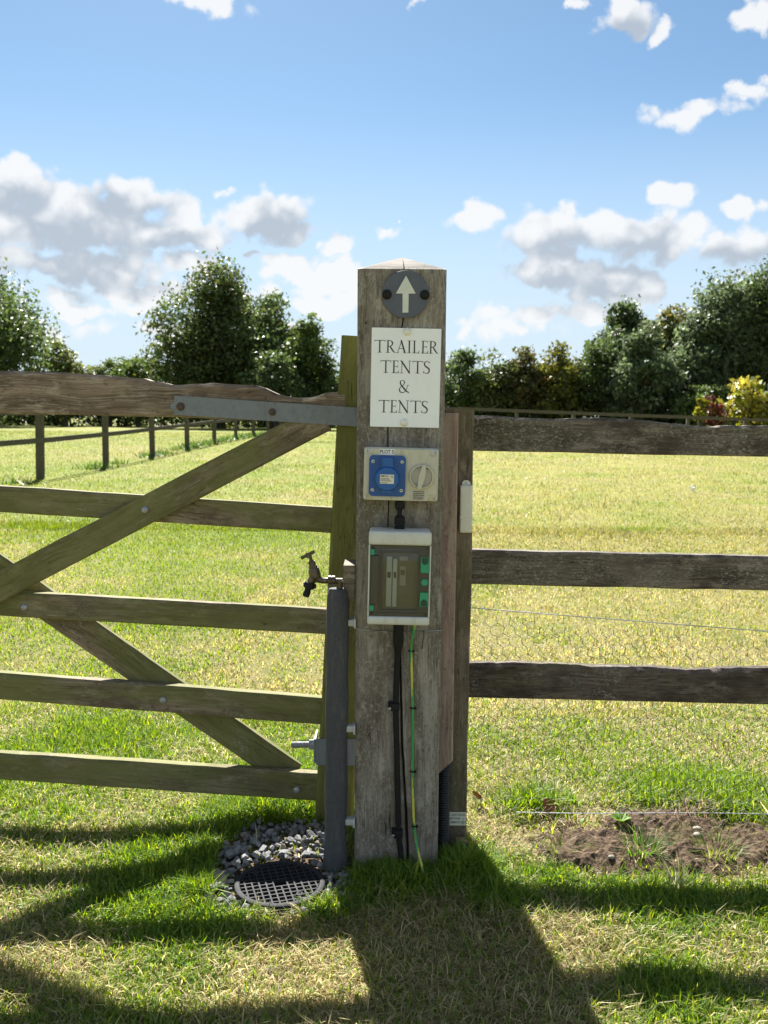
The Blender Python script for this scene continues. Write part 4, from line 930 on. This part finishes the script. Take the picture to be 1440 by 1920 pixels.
# ------------------------------------------------------------------ drain and gravel
def drain():
    root = thing('drain_grate', (DRX, DRY, -.010), 'round dark metal drain grate set in crushed stone', 'drain', rotz=R(0))
    MB().lathe([(.006, .0905), (.019, .0905), (.0225, .0925), (.0235, .0985), (.021, .1035), (-.02, .1050)], (0, 0, 0), (0, 0, 1), 56).build('rim', M_GRATE, root, smooth=40)
    ch = MB(); n = 40
    v = [(.0925 * math.cos(2 * math.pi * k / n), .0925 * math.sin(2 * math.pi * k / n), z) for z in (.008, -.28) for k in range(n)]
    ch.add(v, [(k, (k + 1) % n, n + (k + 1) % n, n + k) for k in range(n)] + [tuple(n + k for k in range(n))]); ch.build('chamber', M_PIT, root)
    gb = MB(); R0 = .0905; s = .0158; w = .0017; th = R(17)
    for fam in (0, 1):
        a = th + fam * math.pi / 2; u = Vector((math.cos(a), math.sin(a))); p = Vector((-u.y, u.x))
        for k in range(-6, 7):
            d = (k + .5) * s if False else k * s
            if abs(d) > R0 - .004: continue
            hl = math.sqrt(R0 ** 2 - d * d)
            segs = [(-hl, hl)] if abs(k) > 0 else [(-hl, -s), (s, hl)]
            for t0, t1 in segs:
                q = [p * d + u * t0 + p * w, p * d + u * t0 - p * w, p * d + u * t1 - p * w, p * d + u * t1 + p * w]
                zt = .0212 + fam * .0003; zb = .009
                gb.add([(c.x, c.y, zb) for c in q] + [(c.x, c.y, zt) for c in q], [(4, 7, 6, 5), (0, 4, 5, 1), (1, 5, 6, 2), (2, 6, 7, 3), (3, 7, 4, 0)])
    gb.build('grille', M_GRATE, root)
    for x, y in ((-.062, .045), (.050, -.050)): MB().lathe([(.020, .0085), (.0225, .0080), (.0228, .0045), (.0205, .004)], (x, y, 0), (0, 0, 1), 16).build('lifting_ring', M_GRATE, root, smooth=40)
drain()
def gravel():
    root = thing('gravel_bed', (-.23, 2.07, 0), 'patch of loose grey crushed stone around the drain grate', 'gravel')
    rs = random.Random(12); meshes = []
    for k in range(12):
        bm = bmesh.new()
        for _ in range(13):
            p = Vector((rs.gauss(0, 1), rs.gauss(0, 1), rs.gauss(0, 1))).normalized() * rs.uniform(.8, 1.05); bm.verts.new((p.x * rs.uniform(.8, 1.15), p.y * .85, p.z * .68))
        r = bmesh.ops.convex_hull(bm, input=bm.verts); 
        bmesh.ops.delete(bm, geom=[g for g in r['geom_interior'] if isinstance(g, bmesh.types.BMVert)], context='VERTS')
        me = bpy.data.meshes.new('stone'); bm.to_mesh(me); bm.free(); me.materials.append(M_STONE); meshes.append(me)
    placed = []; tries = 0
    while len(placed) < 285 and tries < 20000:
        tries += 1; x = rs.uniform(-.42, -.05); y = rs.uniform(1.85, 2.32)
        if not inpoly(np.array([x + rs.gauss(0, .006)]), np.array([y + rs.gauss(0, .006)]), GRAVEL)[0]: continue
        r = rs.choice((.007, .009, .011, .013, .016, .021)) * (1.15 if y < 1.95 or x < -.33 else 1.0)
        if math.hypot(x - DRX, y - DRY) < .104 + r * .7: continue
        if PX0 - .008 < x and y > 2.05: continue
        if math.hypot(x + .108, y - 2.07) < .028 + r * .6: continue
        near = [q for q in placed if math.hypot(q[0] - x, q[1] - y) < (q[2] + r) * .80]
        if any(math.hypot(q[0] - x, q[1] - y) < (q[2] + r) * .52 for q in near): continue
        z = r * .18 + (.008 if near else 0) + rs.uniform(-.002, .002) + .010 * math.exp(-((x + .22) ** 2 + (y - 2.2) ** 2) / .01)
        placed.append((x, y, r)); o = bpy.data.objects.new('stone', rs.choice(meshes)); link(o, root)
        o.location = (x + .23, y - 2.07, z); o.rotation_euler = (rs.uniform(-.5, .5), rs.uniform(-.5, .5), rs.uniform(0, 6.28)); o.scale = (r, r * rs.uniform(.8, 1.1), r * rs.uniform(.75, 1.1))
    bed = MB(); pts = GRAVEL; v = [(x + .23, y - 2.07, -.002) for x, y in pts]
    ring = [(DRX + .23 + .1 * math.cos(a), DRY - 2.07 + .1 * math.sin(a), -.002) for a in np.linspace(0, 2 * math.pi, 24, endpoint=False)]
    # bed of fines as a ring round the drain
    outer = []
    for a in np.linspace(0, 2 * math.pi, 24, endpoint=False):
        d = Vector((math.cos(a), math.sin(a))); t = .1
        while t < .5 and inpoly(np.array([DRX + d.x * t]), np.array([DRY + d.y * t]), GRAVEL)[0]: t += .01
        t = max(t, .104); outer.append((DRX + .23 + d.x * t, DRY - 2.07 + d.y * t, -.004))
    bed.add(ring + outer, [(k, 24 + k, 24 + (k + 1) % 24, (k + 1) % 24) for k in range(24)]); bed.build('fines', M_SOIL, root)
gravel()

# ------------------------------------------------------------------ small plants and litter near the fence
def tuft(name, x, y, n, h, spread, col, w, label, cat, seed, z0=.0):
    rs = np.random.RandomState(seed); a = rs.uniform(0, 6.28, n); r = spread * .45 * np.sqrt(rs.rand(n))
    P = np.stack([r * np.cos(a), r * np.sin(a)], -1); lean = np.clip(rs.normal(.75, .25, n), .1, 1.25)
    c = np.array(col) * rs.uniform(.7, 1.3, (n, 1)) ; c[rs.rand(n) < .15] = C_ST * .8
    me = blade_mesh(name, P, np.zeros(n) - .004, h * rs.uniform(.5, 1.1, n), w * rs.uniform(.7, 1.2, n), a + rs.normal(0, .5, n), lean, c)
    o = link(bpy.data.objects.new(name, me)); o.location = (x, y, z0); tag(o, label, cat)
def litter():
    tuft('grass_clump', .645, 2.155, 130, .075, .08, (.08, .19, .02), .0030, 'bright green grass clump in the bare soil, nearest the wire end', 'grass clump', 1)
    tuft('grass_clump', .835, 2.150, 150, .075, .10, (.15, .21, .04), .0026, 'pale spreading grass clump right of the bright green one', 'grass clump', 2)
    tuft('grass_clump', .445, 2.150, 60, .060, .06, (.13, .19, .04), .0024, 'sparse small grass clump at the left end of the bare soil', 'grass clump', 3)
    tuft('strap_leaf_plant', 1.03, 2.19, 34, .20, .07, (.15, .21, .04), .0105, 'long strap leaved green plant at the right edge of the soil', 'plant', 4)
    # seedling by the low wire and the silvery weed at the corner
    def seedling(name, x, y, n, L, col, label):
        rs = random.Random(len(name) + n); mb = MB(); cols = []
        for k in range(n):
            a = k * 2.4 + rs.uniform(-.3, .3); u = Vector((math.cos(a), math.sin(a), .55)).normalized(); s = Vector((-math.sin(a), math.cos(a), 0)) * L * .26; b = Vector((0, 0, .006 + .004 * k / n))
            t = b + u * L; m1 = b + u * L * .55 + Vector((0, 0, .004))
            mb.add([b, m1 + s, t, m1 - s], [(0, 1, 2, 3)])
        me = mb.mesh(name); at = me.attributes.new('col', 'FLOAT_COLOR', 'POINT'); at.data.foreach_set('color', np.tile(np.array((*col, 1.0)), len(me.vertices)))
        me.materials.append(M_LEAF); o = link(bpy.data.objects.new(name, me)); o.location = (x, y, .012); tag(o, label, 'plant')
    seedling('seedling', .632, 2.30, 8, .034, (.17, .30, .05), 'small bright green seedling under the low wire')
    seedling('weed_rosette', .955, 2.055, 5, .030, (.40, .45, .36), 'tiny silvery white leaved weed at the right soil edge')
    tuft('dry_grass_tuft', .690, 1.995, 60, .075, .05, (.38, .36, .22), .0026, 'pale dry grass tuft lying in front of the soil', 'grass clump', 6)
    rs = random.Random(8)
    for i, (x, y, r, lab) in enumerate(((.822, 2.262, .0100, 'rounded pale pebble on the bare soil, farther of the two'), (.812, 2.225, .0115, 'rounded pale pebble on the bare soil, nearer of the two'), (.560, 2.105, .0075, 'small pale stone at the front edge of the soil'))):
        bm = bmesh.new(); bmesh.ops.create_icosphere(bm, subdivisions=2, radius=r)
        for v in bm.verts: v.co = Vector((v.co.x * 1.15, v.co.y, v.co.z * .7)) * (1 + .12 * (float(vnoise(v.co.x * 90 + i * 9, v.co.z * 90 + v.co.y * 70)) - .5))
        me = bpy.data.meshes.new('pebble'); bm.to_mesh(me); bm.free(); me.materials.append(M_PEB)
        for p in me.polygons: p.use_smooth = True
        o = link(bpy.data.objects.new('pebble', me)); o.location = (x, y, .020); tag(o, lab, 'stone')
    def leaf(x, y, z, s, rot, lab):
        v = []; f = []; n = 8
        for i in range(n + 1):
            t = i / n; w = math.sin(math.pi * min(1, t * 1.02)) ** .8 * .38
            for k in (-1, 0, 1): v.append(((t - .5) * s, k * w * s, (.16 * abs(k) * w * s * 2 + .22 * s * (t - .5) ** 2 * 2)))
        for i in range(n):
            for k in (0, 1): f.append((i * 3 + k, i * 3 + k + 1, i * 3 + k + 4, i * 3 + k + 3))
        o = MB().add(v, f).build('fallen_leaf', M_DEAD, None, smooth=80); o.location = (x, y, z); o.rotation_euler = rot; tag(o, lab, 'leaf')
    leaf(.452, 2.368, .030, .055, (.8, -.2, .9), 'curled rust brown fallen leaf just behind the low wire')
    leaf(.262, 2.42, .035, .045, (.9, .3, 2.0), 'brown fallen leaf in grass beside the fence post foot')
    # little heap of dead stalks
    rsn = np.random.RandomState(9); n = 90; me = blade_mesh('dead_stalks', rsn.normal(0, .035, (n, 2)), np.full(n, .0), rsn.uniform(.03, .08, n), np.full(n, .0022), rsn.uniform(0, 6.28, n), rsn.uniform(.8, 1.3, n), np.array((.20, .15, .10)) * rsn.uniform(.5, 1.4, (n, 1)))
    o = link(bpy.data.objects.new('dead_stalks', me)); o.location = (.845, 2.37, .015); tag(o, 'little heap of dry brown stalks behind the bare soil', 'stalks')
    mb = MB(); q = random.Random(2)
    for k in range(5): mb.tube(smooth_path([(q.uniform(-.03, .03), q.uniform(-.03, .03), .0), (q.uniform(-.04, .04), q.uniform(-.03, .03), .05), (q.uniform(-.04, .04), q.uniform(-.03, .03), .015 + .02 * k)], 4), .009, 5)
    o = mb.build('white_scrap', M_WHITE, None, smooth=60); o.location = (4.62, 13.55, zg(4.62, 13.5) + .02); tag(o, 'tiny white scrap lying far out on the dry field', 'scrap')
litter()

# ------------------------------------------------------------------ paddock fences in the field
def far_fence(name, pts, label, h, rails, pw=.11, rail_h=.085):
    x0, y0 = pts[0]; root = thing(name, (x0, y0, zg(x0, y0)), label, 'fence'); z0 = zg(x0, y0)
    P = [Vector((x, y, zg(x, y))) for x, y in pts]; rq = random.Random(len(pts))
    pm = MB().box(-pw / 2, pw / 2, -pw / 2, pw / 2, -.1, h, .008).mesh('post'); pm.materials.append(W_FAR)
    for p in P:
        o = link(bpy.data.objects.new('post', pm), root); o.location = p - Vector((x0, y0, z0)); o.rotation_euler = (rq.uniform(-.015, .015), rq.uniform(-.015, .015), rq.uniform(-.1, .1))
    for a, b in zip(P[:-1], P[1:]):
        d = b - a; n = Vector((d.y, -d.x, 0)).normalized() * (pw / 2 + .02)
        if n.y > 0: n = -n
        for rz in rails:
            mb = MB(); L = Vector((d.x, d.y, 0)).length; t = .03
            e = d / 2
            v = []
            for s in (-1, 1):
                c = a + d * (.5 + .503 * s) - Vector((x0, y0, z0)) + n + Vector((0, 0, rz + rq.uniform(-.008, .008)))
                m = n.normalized() * t / 2
                v += [c + m - Vector((0, 0, rail_h / 2)), c - m - Vector((0, 0, rail_h / 2)), c - m + Vector((0, 0, rail_h / 2)), c + m + Vector((0, 0, rail_h / 2))]
            mb.add(v, [(0, 1, 2, 3), (7, 6, 5, 4), (0, 4, 5, 1), (1, 5, 6, 2), (2, 6, 7, 3), (3, 7, 4, 0)]); mb.build('rail', W_FAR, root)
LF = []
for k in range(-1, 14):
    y = 15.0 * (1.383 + .284 * k) / 1.383; LF.append((-5.70 + .047 * (y - 15.0), y))
far_fence('paddock_fence', LF, 'grey paddock fence running away across the field beyond the gate', 1.16, (1.10, .64))
RF = [(x, 29.0 - .02 * (x - 4)) for x in np.arange(-3.0, 17.5, 1.80)]
far_fence('boundary_fence', RF, 'distant post and rail fence crossing the far end of the right field', 1.13, (1.075, .55), .10, .10)

# ------------------------------------------------------------------ trees, hedge and shrubs
def leaves_mesh(name, P, N, size, col, rs):
    n = len(P)
    a = rs.normal(0, 1, (n, 3)); u = np.cross(N + a * .7, rs.normal(0, 1, (n, 3))); u /= np.linalg.norm(u, axis=1, keepdims=True) + 1e-9
    w = np.cross(u, rs.normal(0, 1, (n, 3))); w /= np.linalg.norm(w, axis=1, keepdims=True) + 1e-9
    s = size[:, None]; fold = np.cross(u, w) * s * .12
    V = np.stack([P - u * s * .55, P + w * s * .30 + fold, P + u * s * .55, P - w * s * .30 + fold], 1)
    me = bpy.data.meshes.new(name); me.vertices.add(n * 4); me.vertices.foreach_set('co', V.reshape(-1).astype(np.float32))
    me.loops.add(n * 4); me.loops.foreach_set('vertex_index', np.arange(n * 4, dtype=np.int32)); me.polygons.add(n)
    me.polygons.foreach_set('loop_start', np.arange(0, n * 4, 4, dtype=np.int32)); me.polygons.foreach_set('loop_total', np.full(n, 4, np.int32)); me.update(calc_edges=True)
    at = me.attributes.new('col', 'FLOAT_COLOR', 'POINT'); at.data.foreach_set('color', np.repeat(np.concatenate([col, np.ones((n, 1))], 1), 4, 0).astype(np.float32).ravel())
    me.materials.append(M_LEAF); return me
def tree(name, x, y, top, rad, low, label, cat, seed, col=(.045, .075, .02), n=11000, leaf=.26, tip=None, group=None, lobes=26, gap=.0, squash=1.0):
    """top: height of crown above ground, low: height where the crown starts, rad: half width"""
    if y > 36: n = int(n * 1.7); leaf = leaf * .72
    rs = np.random.RandomState(seed); z0 = zg(x, y); root = thing(name, (x, y, z0), label, cat, group=group)
    cz = (top + low) / 2; rz = (top - low) / 2
    L = []                                              # lobes of the crown
    for k in range(lobes):
        d = rs.normal(0, 1, 3); d /= np.linalg.norm(d); q = rs.uniform(.45, .80)
        taper = 1.0 - .38 * max(0, d[2]) ** 1.5
        c = np.array([d[0] * rad * q * taper, d[1] * rad * q * squash * taper, cz + d[2] * rz * q]); r = rs.uniform(.26, .42) * min(rad, rz) * (1 - .2 * max(0, d[2]))
        L.append((c, r))
    L.append((np.array([0, 0, cz]), .55 * min(rad, rz)))
    wts = np.array([r ** 2 for _, r in L]); wts /= wts.sum()
    nc = max(60, n // 26); which = rs.choice(len(L), nc, p=wts); d = rs.normal(0, 1, (nc, 3)); d /= np.linalg.norm(d, axis=1, keepdims=True)
    C = np.array([L[i][0] for i in which]); rr = np.array([L[i][1] for i in which])
    cp = C + d * (rr * rs.uniform(.55, 1.12, nc))[:, None]
    cs = rs.uniform(.10, .24, nc) * min(rad, rz) * .62
    pick = rs.randint(0, nc, n); P = cp[pick] + np.clip(rs.normal(0, 1, (n, 3)), -1.7, 1.7) * cs[pick][:, None] * np.array([1, 1, .75]); P[:, 2] = np.maximum(P[:, 2], .05)
    cl = rs.uniform(.5, 1.5, (nc, 1))[pick]; base = np.array(col) * cl * rs.uniform(.75, 1.25, (n, 1))
    if tip is not None:
        tm = (rs.rand(nc) < .35)[pick] & (rs.rand(n) < .75); base[tm] = np.array(tip) * rs.uniform(.7, 1.3, (tm.sum(), 1))
    sz = leaf * rs.uniform(.45, 1.5, n)
    link(bpy.data.objects.new('crown', leaves_mesh('crown', P, d[pick], sz, base, rs)), root)
    mb = MB(); tr = max(.05, .028 * top); hgt = cz
    mb.tube([(0, 0, -.1), (.05 * rad * rs.normal(), 0, hgt * .4), (.08 * rad * rs.normal(), 0, hgt * .8), (0, 0, hgt * 1.25)], [tr * 1.25, tr, tr * .8, tr * .3], 9)
    for k in range(min(12, lobes)):
        c = L[k][0]; s = np.array([0, 0, max(low * .8, hgt * rs.uniform(.35, .85))]); m = (s + c) / 2 + np.array([0, 0, .06 * top])
        mb.tube([tuple(s), tuple(m), tuple(c)], [tr * .5, tr * .32, tr * .12], 6)
    mb.build('trunk', M_BARK, root, smooth=60)
DK = (.066, .100, .034); MD = (.088, .132, .040); OL = (.12, .14, .040); GY = (.10, .138, .068)
H1 = 'trees and bushes along the far left of the field'; H2 = 'trees and bushes along the far right of the field'
tree('broadleaf_tree', -24.6, 56, 10.9, 5.2, .4, 'dark rounded tree at the left edge of the view', 'tree', 1, DK, 17000, .30, tip=MD, group=H1)
tree('bush', -20.0, 57, 5.4, 1.9, .1, 'low bush right of the leftmost dark tree', 'bush', 2, OL, 4500, .26, group=H1)
tree('bush', -18.1, 60, 5.0, 1.6, .1, 'pale bush in the gap beside the leftmost tree', 'bush', 3, (.085, .12, .035), 4000, .26, group=H1)
tree('bush', -15.7, 58, 4.9, 2.0, .1, 'rounded bush left of the big dark tree', 'bush', 4, MD, 5000, .26, group=H1)
tree('broadleaf_tree', -9.9, 55, 9.5, 4.1, .3, 'big dense dark tree left of the main post', 'tree', 5, DK, 21000, .30, tip=(.075, .085, .02), group=H1, lobes=34)
tree('broadleaf_tree', -7.1, 57, 8.7, 2.2, .3, 'dark tree joined to the right side of the big tree', 'tree', 6, DK, 12000, .28, tip=MD, group=H1)
tree('slender_tree', -4.3, 52, 6.6, 1.9, .3, 'lighter airy small tree just left of the post', 'tree', 7, (.065, .10, .028), 7000, .26, tip=(.11, .15, .04), group=H1, lobes=18)
tree('bush', -6.0, 50, 4.6, 2.0, .1, 'dark bush below the airy small tree', 'bush', 8, DK, 5000, .26, group=H1)
tree('bush', -1.5, 50, 4.6, 1.8, .1, 'bush hidden mostly behind the main post', 'bush', 9, MD, 4500, .26, group=H1)
tree('bush', 1.5, 48, 4.3, 1.7, .1, 'bush directly behind the main post', 'bush', 10, DK, 4500, .26, group=H1)
tree('bush', 3.9, 46, 4.4, 1.7, .1, 'dark bush right beside the main post', 'bush', 11, DK, 5000, .24, tip=MD, group=H2)
tree('bush', 5.6, 46, 4.6, 1.8, .1, 'second bush from the main post in the right hedge', 'bush', 12, (.080, .108, .034), 5000, .24, tip=OL, group=H2)
tree('hawthorn_bush', 7.0, 45.5, 4.4, 1.7, .1, 'bush with rusty red foliage in the right hedge', 'bush', 13, (.085, .098, .034), 4500, .24, tip=(.125, .088, .034), group=H2)
tree('bush', 8.7, 45, 4.9, 2.0, .1, 'yellow green bush right of the rusty one', 'bush', 14, (.085, .095, .02), 6500, .24, tip=(.14, .14, .025), group=H2)
tree('bush', 10.6, 44.5, 5.2, 2.0, .1, 'dark bush under the first tall tree on the right', 'bush', 15, DK, 6000, .24, group=H2)
tree('broadleaf_tree', 12.3, 47, 7.6, 2.3, .3, 'first tall tree on the right, dark and round headed', 'tree', 16, DK, 12000, .27, tip=GY, group=H2)
tree('bush', 12.0, 42.5, 5.6, 1.7, .1, 'grey green willowy bush in front of the right trees', 'bush', 17, GY, 7000, .24, tip=(.10, .13, .07), group=H2)
tree('broadleaf_tree', 14.6, 47.5, 7.6, 2.4, .4, 'olive tinged tree between the tall right trees', 'tree', 18, OL, 10000, .26, tip=(.15, .13, .04), group=H2)
tree('ash_tree', 15.4, 43, 7.0, 2.2, .3, 'grey green tree left of the gap on the right', 'tree', 19, GY, 12000, .25, tip=(.11, .14, .08), group=H2)
tree('ash_tree', 17.0, 44, 9.0, 2.6, 2.0, 'tall tree with open trunk and sky gap below on the right', 'tree', 20, GY, 13000, .25, tip=(.10, .13, .06), group=H2)
tree('ash_tree', 19.6, 43, 9.6, 2.8, 1.6, 'tallest tree at the right edge of the view', 'tree', 21, DK, 14000, .26, tip=GY, group=H2)
tree('bush', 14.0, 40.5, 2.8, 1.6, .05, 'low dark green bush at the foot of the right trees', 'bush', 22, MD, 5000, .22, group=H2)
tree('bush', 17.6, 41.0, 3.0, 1.3, .05, 'low bush under the tall trees at right', 'bush', 23, DK, 4500, .22, group=H2)
tree('bush', 20.0, 40, 4.0, 1.8, .05, 'dark bush at the foot of the tallest right tree', 'bush', 28, DK, 4500, .22, group=H2)
tree('golden_shrub', 12.6, 31.5, 2.75, 1.15, .05, 'bright yellow leaved shrub at the right end of the far fence', 'shrub', 24, (.27, .25, .05), 2600, .19, tip=(.19, .23, .04), lobes=16)
tree('golden_shrub', 13.9, 32.0, 3.1, 1.0, .05, 'lime green shrub beside the yellow one at the right edge', 'shrub', 25, (.17, .22, .045), 2200, .19, lobes=14)
tree('red_shrub', 11.25, 31.2, 2.15, .55, .05, 'red leaved shrub left of the yellow shrub', 'shrub', 26, (.17, .065, .04), 1100, .15, tip=(.12, .10, .04), lobes=12)
tree('slender_shrub', 10.75, 31.0, 2.3, .32, .05, 'slim yellow green upright shrub beside the red one', 'shrub', 27, (.20, .20, .03), 700, .15, lobes=10)

def hedge(x0, x1, y, h, depth, n, col, label, seed):
    rs = np.random.RandomState(seed); xm = (x0 + x1) / 2; z0 = zg(xm, y); root = thing('field_hedge', (xm, y, z0), label, 'hedge')
    nc = n // 30; cx = rs.uniform(x0 - xm, x1 - xm, nc); ht = h * (.70 + .6 * fbm(cx * .35 + seed, cx * 0 + seed, 3)); cz = rs.rand(nc) ** 1.35 * ht; cy = rs.normal(0, depth * .35, nc)
    cp = np.stack([cx, cy, cz], -1); pick = rs.randint(0, nc, n); P = cp[pick] + np.clip(rs.normal(0, 1, (n, 3)), -1.7, 1.7) * .33; P[:, 2] = np.maximum(P[:, 2], -.1)
    c = np.array(col) * rs.uniform(.6, 1.4, (nc, 1))[pick] * rs.uniform(.75, 1.25, (n, 1))
    link(bpy.data.objects.new('foliage', leaves_mesh('foliage', P, rs.normal(0, 1, (n, 3)), .27 * rs.uniform(.6, 1.25, n), c, rs)), root)
    mb = MB()
    for k in range(int((x1 - x0) / .8)):
        x = x0 - xm + .8 * k + rs.uniform(-.2, .2); mb = MB().tube([(x, 0, -.1), (x + rs.uniform(-.1, .1), 0, h * .4), (x + rs.uniform(-.3, .3), rs.uniform(-.3, .3), h * .75)], [.05, .035, .012], 6); mb.build('stem', M_BARK, root)
hedge(-34, 3, 61, 3.6, 1.6, 34000, DK, 'long dark hedge at the foot of the trees left of the post', 41)
hedge(2.5, 24, 48.5, 3.4, 1.6, 22000, DK, 'long dark hedge at the foot of the trees right of the post', 42)
